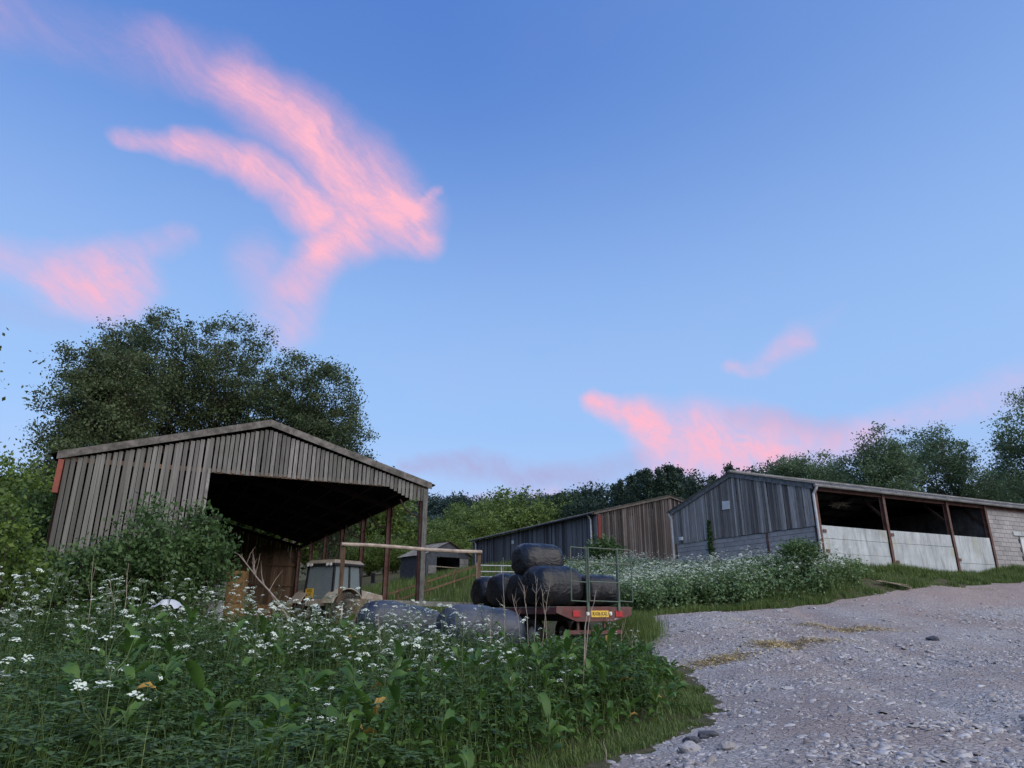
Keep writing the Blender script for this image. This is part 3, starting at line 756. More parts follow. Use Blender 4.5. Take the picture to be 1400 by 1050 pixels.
# ------------------------------------------------------------------ middle barn
MZ = 4.5; MW = 12.19; ML = 20.5; MY = 45.0
M0 = Vector((.1237 * MY, MY, 0)); ME_ = EYE + .1375 * MY - MZ; MR = EYE + .1705 * MY - MZ
mid = thing('boarded_barn', 'old brown-grey boarded barn with long dark side wall and sagging low roof', 'barn', (M0.x, M0.y, MZ), ANG)
def mrake(x): return ME_ + (MR - ME_) * (1 - abs(x - MW / 2) / (MW / 2))
mg = link('gable_wall', None, mid)
mb = MB(); mb.box(.05, MW - .05, .06, .14, -1.5, ME_); mb.box(MW * .5 - 3, MW * .5 + 3, .06, .14, ME_, ME_ + .6); mb.obj('backing', M['wood_dark'], mg)
x = .32; pitch = .17
while x < MW - .05:
    cx = x + pitch / 2; wd = pitch - R.uniform(.015, .05)
    if not (4.15 < cx < 4.45):
        board(mg, M['wood_brown'], cx, .02 + R.gauss(0, .012), .45 + R.gauss(0, .05), mrake(cx) - .05, wd, .022, tilt=.006)
    else:
        board(mg, M['wood_brown'], cx, .02, .45, 2.45, wd, .022)
        board(mg, M['black'], cx, .05, 2.45, 3.35, pitch, .02, name='hatch_shade_board')  # black board painted in for the shade inside the open hatch
        board(mg, M['wood_brown'], cx, .02, 3.35, mrake(cx) - .05, wd, .022)
    x += pitch
mb = MB(); mb.box(.05, .28, -.02, .05, 1.0, ME_ - .08); mb.obj('red_panel', simple('faded_red', (.15, .028, .026), .7, 0, .3, 4), mg)
mb = MB(); mb.box(.0, MW, -.02, .05, -1.2, .44); mb.obj('plinth', M['block'], mid)
ms = link('side_wall', None, mid)
mb = MB(); mb.box(.03, .10, .1, ML - .05, -1.5, ME_ - .02); mb.obj('backing', M['wood_dark'], ms)
y = .0; pitch = .19
while y < ML - .05:
    board(ms, M['wood_dark'], -.01 + R.gauss(0, .006), y + pitch / 2, .25 + R.gauss(0, .03), ME_ - .03, pitch - R.uniform(.006, .028), .022, 'y', tilt=.005); y += pitch
mb = MB(); mb.box(-.06, .06, .02, ML, -1.5, .24); mb.obj('plinth', M['block'], mid)
mroof = link('roof', None, mid)
roof_plane(mroof, -.2, ML + .1, 19, -.35, ME_ + .06, MW / 2 + .02, MR + .14, 3, M['sheet'], 'y')
roof_plane(mroof, -.2, ML + .1, 19, MW + .35, ME_ + .06, MW / 2 - .02, MR + .14, 3, M['sheet'], 'y')
for sg in (0, 1):
    mb = MB(); a = (-.3 if sg == 0 else MW + .3, ME_ - .02); r_ = (MW / 2, MR + .04)
    mb.hexa([(a[0], -.13, a[1] - .07), (r_[0], -.13, r_[1] - .07), (r_[0], -.09, r_[1] - .07), (a[0], -.09, a[1] - .07), (a[0], -.13, a[1] + .10), (r_[0], -.13, r_[1] + .10), (r_[0], -.09, r_[1] + .10), (a[0], -.09, a[1] + .10)])
    mb.obj('verge_board', simple('verge_mid%d' % sg, (.13, .115, .105), .9, 0, .4, 4, .15), mid)
mb = MB(); mb.tube([(-.40, -.1, ME_ - .04), (-.40, ML, ME_ - .04)], .06, 6); mb.obj('gutter', M['black'], mid)
for yy in (.55, ML - 1.0):
    mb = MB(); mb.tube([(-.38, yy, ME_ - .05), (-.16, yy, ME_ - .35), (-.12, yy, -.6)], .06, 7); mb.obj('downpipe', M['pipe'], mid)
mb = MB(); mb.box(-.05, .0, -.16, .16, -.14, .14); mb.box(-.062, -.05, -.13, .13, -.11, .11); o = mb.obj('wall_plate', M['white']); tag(o, 'tiny pale plate on the dark side wall of the middle barn', 'sign'); o.location = M0 + AX * -.03 + BX * 12.3 + Vector((0, 0, MZ + 2.5)); o.rotation_euler = (0, 0, ANG)

# ------------------------------------------------------------------ distant hut
c = at(612, 786, 58); HZ = H(c.x, c.y) - .1
hut = thing('tin_hut', 'small dark tin hut with rusty roof and gaping doorway beyond the barns', 'hut', (c.x, c.y, HZ), rad(38))
hw, hl, he, hr = 2.1, 4.2, 1.75, 2.75
mb = MB(); mb.prism([(-hw, he), (0, hr), (hw, he)], 0, .06); mb.obj('gable', M['tin'], hut)
mb = MB(); mb.box(-hw, -1.1, 0, .06, -.6, he - .003); mb.box(1.15, hw, 0, .06, -.6, he - .003); mb.box(-1.1, 1.15, 0, .06, 1.55, he - .003); mb.obj('front_wall', M['tin'], hut)
mb = MB(); mb.box(hw - .06, hw, .063, hl, -.6, he - .05); mb.obj('side_wall', M['tin'], hut)
mb = MB(); mb.box(-hw, -hw + .06, .063, hl, -.6, he - .05); mb.obj('side_wall', M['tin'], hut)
mb = MB(); mb.box(-hw + .07, hw - .07, hl - .07, hl, -.6, hr - .9); mb.obj('back_wall', M['tin'], hut)
roof_plane(hut, -.15, hl + .1, 5, hw + .2, he - .06, -.02, hr + .06, 1, M['rust'], 'y')
roof_plane(hut, -.15, hl + .1, 5, -hw - .2, he - .06, .02, hr + .06, 1, M['sheet'], 'y')
for k, (a, b) in enumerate(((1.16, 1.55), (1.57, 1.98))):
    for z0 in (.55, 1.02):
        mb = MB(); mb.box(a, b, -.05, -.005, z0, z0 + .44); mb.obj('white_panel', M['sheet'], hut)
mb = MB(); mb.box(-1.9, -1.15, -.05, -.005, .2, .85); mb.obj('white_panel', M['sheet'], hut)
mb = MB(); mb.tube([(-1.4, -.3, .75), (1.2, -.3, .68)], .035, 5); mb.obj('door_bar', M['timber'], hut)

# ------------------------------------------------------------------ flat lettering
def text_mesh(txt, size, mat):
    cu = bpy.data.curves.new('lettering', 'FONT'); cu.body = txt; cu.size = size; cu.align_x = 'CENTER'; cu.align_y = 'CENTER'; cu.extrude = .002
    o = bpy.data.objects.new('tmp_text', cu); COL.objects.link(o)
    dg = bpy.context.evaluated_depsgraph_get(); me = bpy.data.meshes.new_from_object(o.evaluated_get(dg))
    bpy.data.objects.remove(o); bpy.data.curves.remove(cu)
    me.materials.clear(); me.materials.append(mat); return me

# ------------------------------------------------------------------ wrapped bales
def bale_mesh(name, mat, rx, ry, rz, seed, flat=.25, square=2.8, wr=.022):
    """lying wrapped bale, axis along x; squashed, rounded, creased"""
    rg = np.random.default_rng(seed); nu, nv = 52, 34
    V = []; F = []
    for i in range(nu + 1):
        t = -1 + 2 * i / nu
        prof = (1 - abs(t) ** (square * 2)) ** (1 / square)
        for j in range(nv):
            a = 2 * PI * j / nv
            cy, cz = math.cos(a), math.sin(a)
            yy = math.copysign(abs(cy) ** .82, cy) * ry * prof; zz = math.copysign(abs(cz) ** .82, cz) * rz * prof
            if zz < 0: zz *= (1 - flat)
            q = Vector((t * 2.2 + seed * 7.3, cy * 1.6, cz * 1.6))
            k = 1 + wr * (noise.noise(q * 1.3) * 1.6 + noise.noise(q * 3.7) * .6) - .028 * (1 - abs(noise.noise(Vector((q.x * 2.6, q.y * 1.1, q.z * 1.1))))) ** 6 - .008 * (1 - abs(noise.noise(q * 4.1))) ** 8 + .004 * math.sin(t * 60 + 9 * noise.noise(q * 2) + cz * 6)
            V.append((t * rx * (1 + .04 * noise.noise(q * 2.1)), yy * k, zz * k))
    for i in range(nu):
        for j in range(nv):
            j2 = (j + 1) % nv; F.append((i * nv + j, i * nv + j2, (i + 1) * nv + j2, (i + 1) * nv + j))
    V = np.array(V); V[:, 2] -= V[:, 2].min()
    me = mesh_np(name, V, F, mat, smooth=True)
    return me

# ------------------------------------------------------------------ trailer with wrapped bales
TR = Vector((2.20, 19.4, 0)); TG = H(2.0, 20.0); DECK = 1.74 - TG
trailer = thing('flat_trailer', 'red flatbed farm trailer with yellow number plate and green rear rack', 'trailer', (TR.x, TR.y, TG), ANG)
TL = 6.6; TW = 1.14
mb = MB(); mb.box(-TW, TW, .06, TL, DECK - .09, DECK); mb.obj('deck', M['wood_dark'], trailer)
for k in range(9):
    mb = MB(); xx = -TW + .02 + k * (2 * TW - .04) / 9; mb.box(xx + .008, xx + (2 * TW - .04) / 9 - .008, .05, TL - .01, DECK + .003, DECK + .025); mb.obj('plank', M['timber'] if k % 3 == 0 else M['wood_dark'], trailer)
mb = MB(); mb.prism([(-TW - .03, DECK + .02), (TW + .10, DECK + .02), (TW + .10, DECK - .20), (.62, DECK - .36), (-.55, DECK - .36), (-TW - .03, DECK - .14)], -.03, .045); rb = mb.obj('rear_beam', M['trailerred'], trailer, bevel=.008)
for sx in (-1, 1):
    mb = MB(); mb.box(sx * TW - .035, sx * TW + .035, .05, TL, DECK - .17, DECK - .012); mb.obj('side_rail', M['trailerred'], trailer)
    mb = MB(); mb.box(sx * .42 - .05, sx * .42 + .05, .05, TL + .2, DECK - .36, DECK - .10); mb.obj('chassis_beam', M['black'], trailer)
for sx in (-.56, .80):
    mb = MB(); mb.box(sx - .11, sx + .11, -.055, -.031, DECK - .24, DECK - .08); l_ = mb.obj('rear_light', M['redlens'], trailer, bevel=.006)
for sx in (-.20, .53):
    mb = MB(); mb.box(sx - .045, sx + .045, -.05, -.031, DECK - .20, DECK - .11); mb.obj('reflector', M['whitelens'], trailer, bevel=.004)
mb = MB(); mb.box(-.10, .46, -.052, -.031, DECK - .25, DECK - .08); plate = mb.obj('number_plate', M['yellow'], trailer, bevel=.003)
t_ = link('lettering', text_mesh('KX06 KXL', .135, M['black']), plate); t_.location = (.18, -.056, DECK - .165); t_.rotation_euler = (PI / 2, 0, 0); t_.scale = (.80, 1, 1)
mb = MB(); mb.box(-.78, .95, .10, .17, DECK - .68, DECK - .58); mb.obj('under_run_bar', M['trailerred'], trailer)
for sx in (-.42, .42):
    mb = MB(); mb.box(sx - .03, sx + .03, .11, .16, DECK - .58, DECK - .36); mb.obj('bar_bracket', M['trailerred'], trailer)
def wheel(parent, name, x, y, z, r, wd, rimr, lugs=0, axis='x', rz=0.0):
    """tyre + rim, axis along local x"""
    h = link(name, None, parent); h.location = (x, y, z); h.rotation_euler = (0, 0, rz)
    prof = [(-wd / 2 * .82, rimr), (-wd / 2, r * .78), (-wd / 2 * .92, r * .93), (-wd / 2 * .55, r), (wd / 2 * .55, r), (wd / 2 * .92, r * .93), (wd / 2, r * .78), (wd / 2 * .82, rimr)]
    n = 36; vs = []; fs = []
    for i in range(n):
        a = 2 * PI * i / n
        for (px, pr) in prof: vs.append((px, pr * math.cos(a), pr * math.sin(a)))
    k = len(prof)
    for i in range(n):
        for j in range(k):
            fs.append((i * k + j, i * k + (j + 1) % k, ((i + 1) % n) * k + (j + 1) % k, ((i + 1) % n) * k + j))
    mb = MB(); mb.add(vs, fs); mb.obj('tyre', M['tyre'], h, smooth=True)
    if lugs:
        mb = MB()
        for i in range(lugs):
            for sg in (-1, 1):
                a0 = 2 * PI * (i + (.5 if sg > 0 else 0)) / lugs; a1 = a0 + .34
                p = [(sg * .02, a0), (sg * wd / 2 * .95, a1)]
                q = []
                for (px, aa), rr in zip(p, (r * 1.0, r * .90)):
                    for da in (-.05, .05):
                        for dr in (-.02, .045): q.append((px, (rr + dr) * math.cos(aa + da), (rr + dr) * math.sin(aa + da)))
                mb.hexa([q[0], q[2], q[3], q[1], q[4], q[6], q[7], q[5]])
        mb.obj('tread', M['lug'], h)
    mb = MB(); mb.tube([(-wd * .30, 0, 0), (wd * .30, 0, 0)], rimr * 1.02, 24); mb.tube([(-wd * .42, 0, 0), (wd * .42, 0, 0)], rimr * .35, 12); mb.obj('rim', M['rim'], h)
    return h
for sx in (-.78, .78):
    for yy in (1.9, 2.85): wheel(trailer, 'wheel', sx, yy, .42, .42, .28, .22)
mb = MB(); mb.box(-.06, .06, TL, TL + 1.4, DECK - .36, DECK - .24); mb.obj('drawbar', M['trailerred'], trailer)
mb = MB(); mb.tube([(0, TL + 1.1, DECK - .4), (0, TL + 1.1, -.05)], .04, 8); mb.obj('jack_leg', M['galv'], trailer)
# green tubular rack at the rear
rack = link('rear_rack', None, trailer)
z0, z1 = DECK + .16, DECK + 1.56
cols = [-.72, -.20, .80, 1.27]
for x0, x1, yo in ((-.72, -.22, .02), (-.18, .78, -.03), (.82, 1.27, .02)):
    mb = MB()
    for z in (z0, z0 + .50, z0 + 1.0, z1): mb.tube([(x0, yo - .09, z + .01), (x1, yo - .09, z - .01)], .017, 6)
    for xx in (x0, x1): mb.tube([(xx, yo - .09, z0), (xx, yo - .09, z1)], .019, 6)
    mb.obj('rack_panel', M['greenpaint'], rack)
for xx in (-.20, .80):
    mb = MB(); mb.box(xx - .035, xx + .035, -.085, -.04, DECK - .1, z1 + .02); mb.obj('rack_post', M['greenpaint'], rack)
bl = []
def put_bale(lx, ly, lz, rx, ry, rz_, rot, seed, label, tilt=0.0):
    o = link('wrapped_bale', bale_mesh('wrapped_bale', M['wrap_black'], rx, ry, rz_, seed))
    p_ = TR + AX * lx + BX * ly; o.location = (p_.x, p_.y, TG + DECK + .03 + lz); o.rotation_euler = (tilt, 0, ANG + rot)
    tag(o, label, 'bale', 'black wrapped bales on the trailer')
put_bale(.62, .78, 0, .60, .58, .50, .04, 1, 'squat black wrapped bale behind the right half of the green rack')
put_bale(-.72, .95, 0, .80, .66, .63, .10, 2, 'large black wrapped bale at the rear left corner of the red trailer')
put_bale(-.55, 2.15, .84, .72, .64, .56, -.08, 3, 'black wrapped bale riding on top of the trailer load', .06)
put_bale(.60, 2.2, 0, .60, .62, .56, .0, 4, 'black wrapped bale hidden mid-row on the right side of the trailer')
put_bale(-.62, 2.35, 0, .66, .64, .58, .06, 5, 'black wrapped bale under the top one on the left side of the trailer')
put_bale(-.66, 3.75, 0, .66, .66, .58, .05, 6, 'black wrapped bale third along the left side of the trailer')
put_bale(-.64, 5.15, 0, .64, .62, .56, -.05, 7, 'black wrapped bale at the drawbar end of the trailer, left side')
put_bale(.62, 3.7, 0, .60, .64, .56, .0, 8, 'black wrapped bale third along the right side of the trailer')
put_bale(.62, 5.1, 0, .60, .62, .56, .0, 9, 'black wrapped bale at the drawbar end of the trailer, right side')
# two blue-grey wrapped bales sunk in the weeds
for (u, v_top, d, rx, ry, rz_, rot, seed, lab, slope) in ((548, 825, 19.6, 1.32, .70, .66, .12, 21, 'long blue-grey wrapped bale sloping into weeds in front of the tractor', .16),
                                                    (655, 828, 18.6, 1.16, .72, .62, -.1, 22, 'domed grey wrapped bale in the weeds beside the loaded trailer', .10)):
    p_ = at(u, v_top, d); gz = H(p_.x, p_.y); o = link('wrapped_bale', bale_mesh('wrapped_bale', M['wrap_blue'], rx, ry, rz_, seed, .1, 2.2))
    o.location = (p_.x, p_.y, p_.z - 2 * rz_ * .95); o.rotation_euler = (0, slope, ANG + rot); tag(o, lab, 'bale', 'blue-grey bales in the weeds')

# ------------------------------------------------------------------ tractor
tp = at(446, 830, 28.3); TGZ = max(LZ + .002, H(tp.x, tp.y)) - .01; TH = rad(60)
trac = thing('tractor', 'muddy cream tractor with black cab and yellow plate inside the barn', 'tractor', (tp.x, tp.y, TGZ), TH - PI / 2)
# local: +y forward, x right
RW = .84
for sx in (-1, 1):
    wheel(trac, 'rear_wheel', sx * .88, 0, RW + .02, RW, .50, .44, 16)
    wheel(trac, 'front_wheel', sx * .84, 2.45, .62, .60, .40, .32, 14)
    mb = MB(); n = 10; prev = []
    P = [(RW + .12) * 1.0]
    vs = []; fs = []
    for i in range(n + 1):
        a = rad(10 + 145 * i / n); yy, zz = math.cos(a) * (RW + .10), RW + .02 + math.sin(a) * (RW + .10)
        for xx in (.56, 1.16):
            for t in (0, .035): vs.append((sx * xx, yy + t * math.cos(a), zz + t * math.sin(a)))
    for i in range(n):
        b = 4 * i
        fs += [(b + 1, b + 3, b + 7, b + 5), (b, b + 4, b + 6, b + 2), (b, b + 1, b + 5, b + 4), (b + 2, b + 6, b + 7, b + 3)]
    fs += [(0, 2, 3, 1), (4 * n, 4 * n + 1, 4 * n + 3, 4 * n + 2)]
    mb.add(vs, fs); mb.obj('fender', M['cream'], trac)
mb = MB(); mb.box(-.36, .36, -.45, 2.75, .72, 1.16); mb.obj('chassis', M['black'], trac, bevel=.03)
mb = MB(); mb.tube([(-.85, 0, RW), (.85, 0, RW)], .14, 10); mb.tube([(-.8, 2.45, .62), (.8, 2.45, .62)], .09, 8); mb.obj('axle', M['black'], trac)
mb = MB(); mb.hexa([(-.42, 1.2, 1.15), (.42, 1.2, 1.15), (.36, 3.05, 1.1), (-.36, 3.05, 1.1), (-.40, 1.2, 1.86), (.40, 1.2, 1.86), (.32, 3.0, 1.62), (-.32, 3.0, 1.62)]); bon = mb.obj('bonnet', M['cream'], trac, bevel=.05)
mb = MB(); mb.tube([(.40, 1.35, 1.7), (.48, 1.35, 2.0), (.48, 1.35, 2.6)], .05, 8); mb.obj('exhaust', M['black'], bon)
cab = link('cab', None, trac)
c0_, c1_, cw, cz0, cz1 = -.52, 1.16, .78, 1.42, 2.68
mb = MB(); mb.box(-cw, cw, c0_, c1_, 1.16, 1.42); mb.obj('cab_floor', M['cream'], cab, bevel=.03)
for sx in (-1, 1):
    for (ya, yb) in ((c0_ + .02, c0_ + .10), (.42, .40), (c1_ - .03, c1_ - .14)):
        mb = MB(); mb.bar((sx * (cw - .03), ya, cz0 - .03), (sx * (cw - .09), yb, cz1), .075, .075); mb.obj('cab_pillar', M['black'], cab)
    mb = MB(); mb.hexa([(sx * (cw - .035), c0_ + .07, cz0), (sx * (cw - .028), c0_ + .07, cz0), (sx * (cw - .028), c1_ - .08, cz0), (sx * (cw - .035), c1_ - .08, cz0), (sx * (cw - .10), c0_ + .15, cz1), (sx * (cw - .093), c0_ + .15, cz1), (sx * (cw - .093), c1_ - .18, cz1), (sx * (cw - .10), c1_ - .18, cz1)])
    mb.obj('side_window', M['glass'], cab)
mb = MB(); mb.hexa([(-cw + .09, c0_ + .015, cz0), (cw - .09, c0_ + .015, cz0), (cw - .09, c0_ + .022, cz0), (-cw + .09, c0_ + .022, cz0), (-cw + .14, c0_ + .10, cz1), (cw - .14, c0_ + .10, cz1), (cw - .14, c0_ + .107, cz1), (-cw + .14, c0_ + .107, cz1)]); mb.obj('rear_window', M['glass'], cab)
mb = MB(); mb.hexa([(-cw + .09, c1_ - .02, cz0), (cw - .09, c1_ - .02, cz0), (cw - .09, c1_ - .013, cz0), (-cw + .09, c1_ - .013, cz0), (-cw + .14, c1_ - .13, cz1), (cw - .14, c1_ - .13, cz1), (cw - .14, c1_ - .123, cz1), (-cw + .14, c1_ - .123, cz1)]); mb.obj('windscreen', M['glass'], cab)
mb = MB(); mb.box(-cw - .02, cw + .02, c0_ - .02, c1_ + .02, cz1, cz1 + .09); mb.obj('roof_rim', M['black'], cab, bevel=.03)
mb = MB(); mb.hexa([(-cw - .03, c0_ - .03, cz1 + .093), (cw + .03, c0_ - .03, cz1 + .093), (cw + .03, c1_ + .06, cz1 + .093), (-cw - .03, c1_ + .06, cz1 + .093), (-cw + .10, c0_ + .12, cz1 + .24), (cw - .10, c0_ + .12, cz1 + .24), (cw - .10, c1_ - .12, cz1 + .24), (-cw + .10, c1_ - .12, cz1 + .24)]); mb.obj('cab_roof', M['cream'], cab, bevel=.03)
for xx in (-.60, -.42, .44, .62):
    mb = MB(); mb.tube([(xx, c0_ - .035, cz1 + .045), (xx, c0_ - .075, cz1 + .045)], .062, 12); mb.obj('work_light', M['whitelens'], cab)
mb = MB(); mb.box(-.30, .22, -.10, .40, 1.42, 1.72); mb.box(-.28, .20, -.12, .02, 1.72, 2.3); mb.obj('seat', M['black'], cab, bevel=.04)
mb = MB(); mb.tube([(0, .95, 1.45), (0, .75, 1.95)], .03, 6); mb.obj('steering_column', M['black'], cab)
mb = MB(); mb.box(-.64, -.22, c0_ - .035, c0_ - .012, 1.46, 1.82); pl_ = mb.obj('number_plate', M['yellow'], cab, bevel=.003)
for k, s_ in enumerate(('X05', 'KVL')):
    t_ = link('lettering', text_mesh(s_, .17, M['black']), pl_); t_.location = (-.43, c0_ - .041, 1.73 - .15 * k); t_.rotation_euler = (PI / 2, 0, 0)
mb = MB(); mb.bar((.78, c1_ - .05, 2.3), (1.25, c1_ + .05, 2.35), .03, .03); mb.box(1.14, 1.34, c1_ + .06, c1_ + .10, 2.05, 2.45); mb.obj('wing_mirror', M['black'], cab, bevel=.008)
for sx in (-.28, .28):
    mb = MB(); mb.bar((sx, -.3, .75), (sx * 1.5, -1.05, .62), .06, .08); mb.obj('lift_arm', M['black'], trac)

# ------------------------------------------------------------------ straw bales inside the barn, weathered bale outside
def round_bale(mat, r, h, seed):
    vs = []; fs = []; n = 36; rings = 14
    for i in range(rings + 1):
        t = i / rings
        for k in range(n):
            a = 2 * PI * k / n; q = Vector((math.cos(a) * 2 + seed, math.sin(a) * 2, t * 4))
            rr = r * (1 + .03 * noise.noise(q) + .022 * noise.noise(q * 4)) * (1 - .05 * abs(2 * t - 1) ** 4)
            vs.append((rr * math.cos(a), rr * math.sin(a), t * h + .02 * noise.noise(q * 2)))
    for i in range(rings):
        for k in range(n): fs.append((i * n + k, i * n + (k + 1) % n, (i + 1) * n + (k + 1) % n, (i + 1) * n + k))
    b = len(vs); vs.append((0, 0, 0)); vs.append((0, 0, h - .02)); top = rings * n
    for k in range(n): fs += [(b, (k + 1) % n, k), (b + 1, top + k, top + (k + 1) % n)]
    mb = MB(); mb.add(vs, fs); return mb.mesh('round_bale', mat, smooth=True)
def rb(u, v, d, r, h, z, mat, lab, seed, grp='round bales in the barn', cat='bale'):
    p_ = at(u, v, d); o = link('round_bale', round_bale(mat, r, h, seed)); o.location = (p_.x, p_.y, z); o.rotation_euler = (0, 0, seed); tag(o, lab, cat, grp)
rb(317, 800, 27.5, .60, 1.22, LZ, M['hay'], 'golden straw bale at the bottom of the stack by the barn doorway', 1)
rb(317, 800, 27.5, .58, 1.22, LZ + 1.22, M['hay'], 'golden straw bale stacked on top of another by the barn doorway', 2)
rb(358, 815, 30.0, .60, 1.22, LZ, M['hay'], 'straw bale standing at the middle of the barn floor', 3)
rb(391, 815, 32.0, .62, 1.30, LZ, M['hay'], 'brown straw bale standing against the barn back wall', 4)
pp = at(497, 803, 23.6)
rb(497, 803, 23.6, .62, 1.24, H(pp.x, pp.y) + .25, M['hayold'], 'rotting mossy round bale beside the tractor bonnet', 5, 'old bales outside')

# ------------------------------------------------------------------ timber frame with long pole, in front of the barn
pA = at(469, 744, 22.4); pB = at(655, 755, 22.4 + (5.0 * .444)); pB = pA + (pB - pA); 
frame_ = thing('goalpost_frame', 'goalpost-like timber frame with long bleached pole across two posts', 'frame', (pA.x, pA.y, H(pA.x, pA.y)))
base = Vector((pA.x, pA.y, H(pA.x, pA.y)))
a_, b_ = pA - base, pB - base
mb = MB(); q = [a_ + (b_ - a_) * t + Vector((0, 0, .02 * math.sin(t * 7))) for t in (-.01, .2, .4, .6, .8, 1.02)]
mb.tube(q, [.055, .06, .06, .062, .065, .06], 8); mb.obj('top_pole', M['pole'], frame_)
for e in (a_, b_):
    mb = MB(); mb.box(e.x - .06, e.x + .06, e.y + .065, e.y + .17, -.3 + (0 if e is a_ else .1), e.z + (-.0)); mb.obj('post', M['wood_in'], frame_)
mb = MB(); mb.bar((a_.x + .8, a_.y + .6, .95 + .45), (b_.x + .7, b_.y + .5, .95 + .35), .10, .16); mb.obj('lower_rail', M['wood_grey'], frame_)
mb = MB(); mb.bar((a_.x + .8, a_.y + .62, .85 + .22), (b_.x + .7, b_.y + .52, .85 + .10), .05, .22); mb.obj('kick_board', M['rust'], frame_)

# ------------------------------------------------------------------ galvanised gate by the middle barn
gA = at(656, 800, 33); gz = H(gA.x, gA.y)
gate = thing('field_gate', 'grey galvanised tubular gate in front of the long dark barn wall', 'gate', (gA.x, gA.y, gz), rad(8))
top = at(656, 773, 33).z - gz; L_ = 2.75
for z in (top, top - .28, top - .52, top - .74, top - .95):
    mb = MB(); mb.tube([(0, 0, z), (L_, 0, z - .02)], .028, 6); mb.obj('bar', M['galv'], gate)
for xx in (0, 1.0, L_):
    mb = MB(); mb.tube([(xx, .0, top - 1.0), (xx, .0, top + .02)], .03, 6); mb.obj('upright', M['galv'], gate)
for xx in (-.12, L_ + .12):
    mb = MB(); mb.box(xx - .06, xx + .06, -.06, .06, -.3, top + .12); mb.obj('gate_post', M['timber'], gate)
# fence of posts and rails on the slope behind the open barn
fence = None
fp = [at(505, 800, 40), at(545, 795, 41), at(585, 790, 42), at(622, 787, 43), at(655, 785, 44)]
f0 = Vector((fp[0].x, fp[0].y, H(fp[0].x, fp[0].y)))
fence = thing('rail_fence', 'weathered post and rail fence on the slope between barn and hut', 'fence', f0)
P_ = []
for q in fp:
    z = H(q.x, q.y); P_.append(Vector((q.x, q.y, z)) - f0)
for q in P_:
    mb = MB(); mb.box(q.x - .05, q.x + .05, q.y - .05, q.y + .05, q.z - .3, q.z + 1.15); mb.obj('post', M['wood_in'], fence)
for a, b in zip(P_[:-1], P_[1:]):
    for z in (.45, .95):
        mb = MB(); mb.bar(a + Vector((0, -.075, z)), b + Vector((0, -.075, z)), .04, .10); mb.obj('rail', M['wood_in'], fence)

# ------------------------------------------------------------------ small loose things
pp = at(293, 815, 21.0); z_ = at(293, 793, 21.0).z
mb = MB(); mb.box(-.30, .30, -.02, .02, 0, z_ - H(pp.x, pp.y)); mb.box(-.32, -.30, -.03, .03, 0, z_ - H(pp.x, pp.y)); mb.tube([(-.32, 0, z_ - H(pp.x, pp.y)), (.32, 0, z_ - H(pp.x, pp.y))], .025, 6)
o = mb.obj('metal_sheet', M['galv']); o.location = (pp.x, pp.y, H(pp.x, pp.y)); o.rotation_euler = (.06, 0, ANG - .2); tag(o, 'dull galvanised metal sheet standing by the barn doorway under the elder', 'sheet')
pp = at(230, 831, 16.5)
vs = []; fs = []
for i in range(9):
    for j in range(7):
        q = Vector((i * .45, j * .45, 1.7)); vs.append(((i - 4) * .085, (j - 3) * .08, .22 * math.exp(-((i - 4) ** 2 + (j - 3) ** 2) / 14) + .10 * noise.noise(q * 1.3) - .05))
for i in range(8):
    for j in range(6): fs.append((i * 7 + j, (i + 1) * 7 + j, (i + 1) * 7 + j + 1, i * 7 + j + 1))
mb = MB(); mb.add(vs, fs); o = mb.obj('plastic_sack', M['white'], smooth=True); o.location = (pp.x, pp.y, pp.z); tag(o, 'crumpled white plastic sack caught on weeds below the elder', 'sack')
# fallen dead branch leaning by the doorway
p0, p1 = at(392, 842, 18.5), at(326, 756, 20.2)
brn = thing('dead_branch', 'bare dead branch leaning over the weeds before the barn doorway', 'branch', p0)
d_ = p1 - p0
mb = MB(); mb.tube([d_ * t + Vector((.03 * math.sin(9 * t), 0, .05 * math.sin(5 * t))) for t in (-.1, .15, .35, .55, .75, 1)], [.030, .026, .021, .016, .011, .004], 6); mb.obj('limb', M['twig'], brn)
for k in range(15):
    t = R.uniform(.05, .85); s = d_ * t; e = s + Vector((R.uniform(-.4, .3), R.uniform(-.3, .3), R.uniform(.15, .7)))
    mb = MB(); mb.tube([s, (s + e) / 2 + Vector((R.uniform(-.06, .06), 0, .04)), e], [.009, .006, .002], 5); mb.obj('twig', M['twig'], brn)
# two planks lying on the grass before the shed
for k, (u0, v0, u1, v1) in enumerate(((1196, 786, 1240, 794), (1201, 789, 1245, 796))):
    a = at(u0, v0, 27.6); b = at(u1, v1, 27.4 - k * .25)
    a.z = H(a.x, a.y) + .16 + .03 * k; b.z = H(b.x, b.y) + .17
    mb = MB(); c_ = (a + b) / 2; mb.bar(a - c_, b - c_, .17, .035); o = mb.obj('plank', M['timber'], bevel=.004); o.location = c_
    tag(o, ('pale plank lying on the grass in front of the concrete panels, shed side', 'pale plank lying on the grass in front of the concrete panels, track side')[k], 'plank', 'planks on the grass')
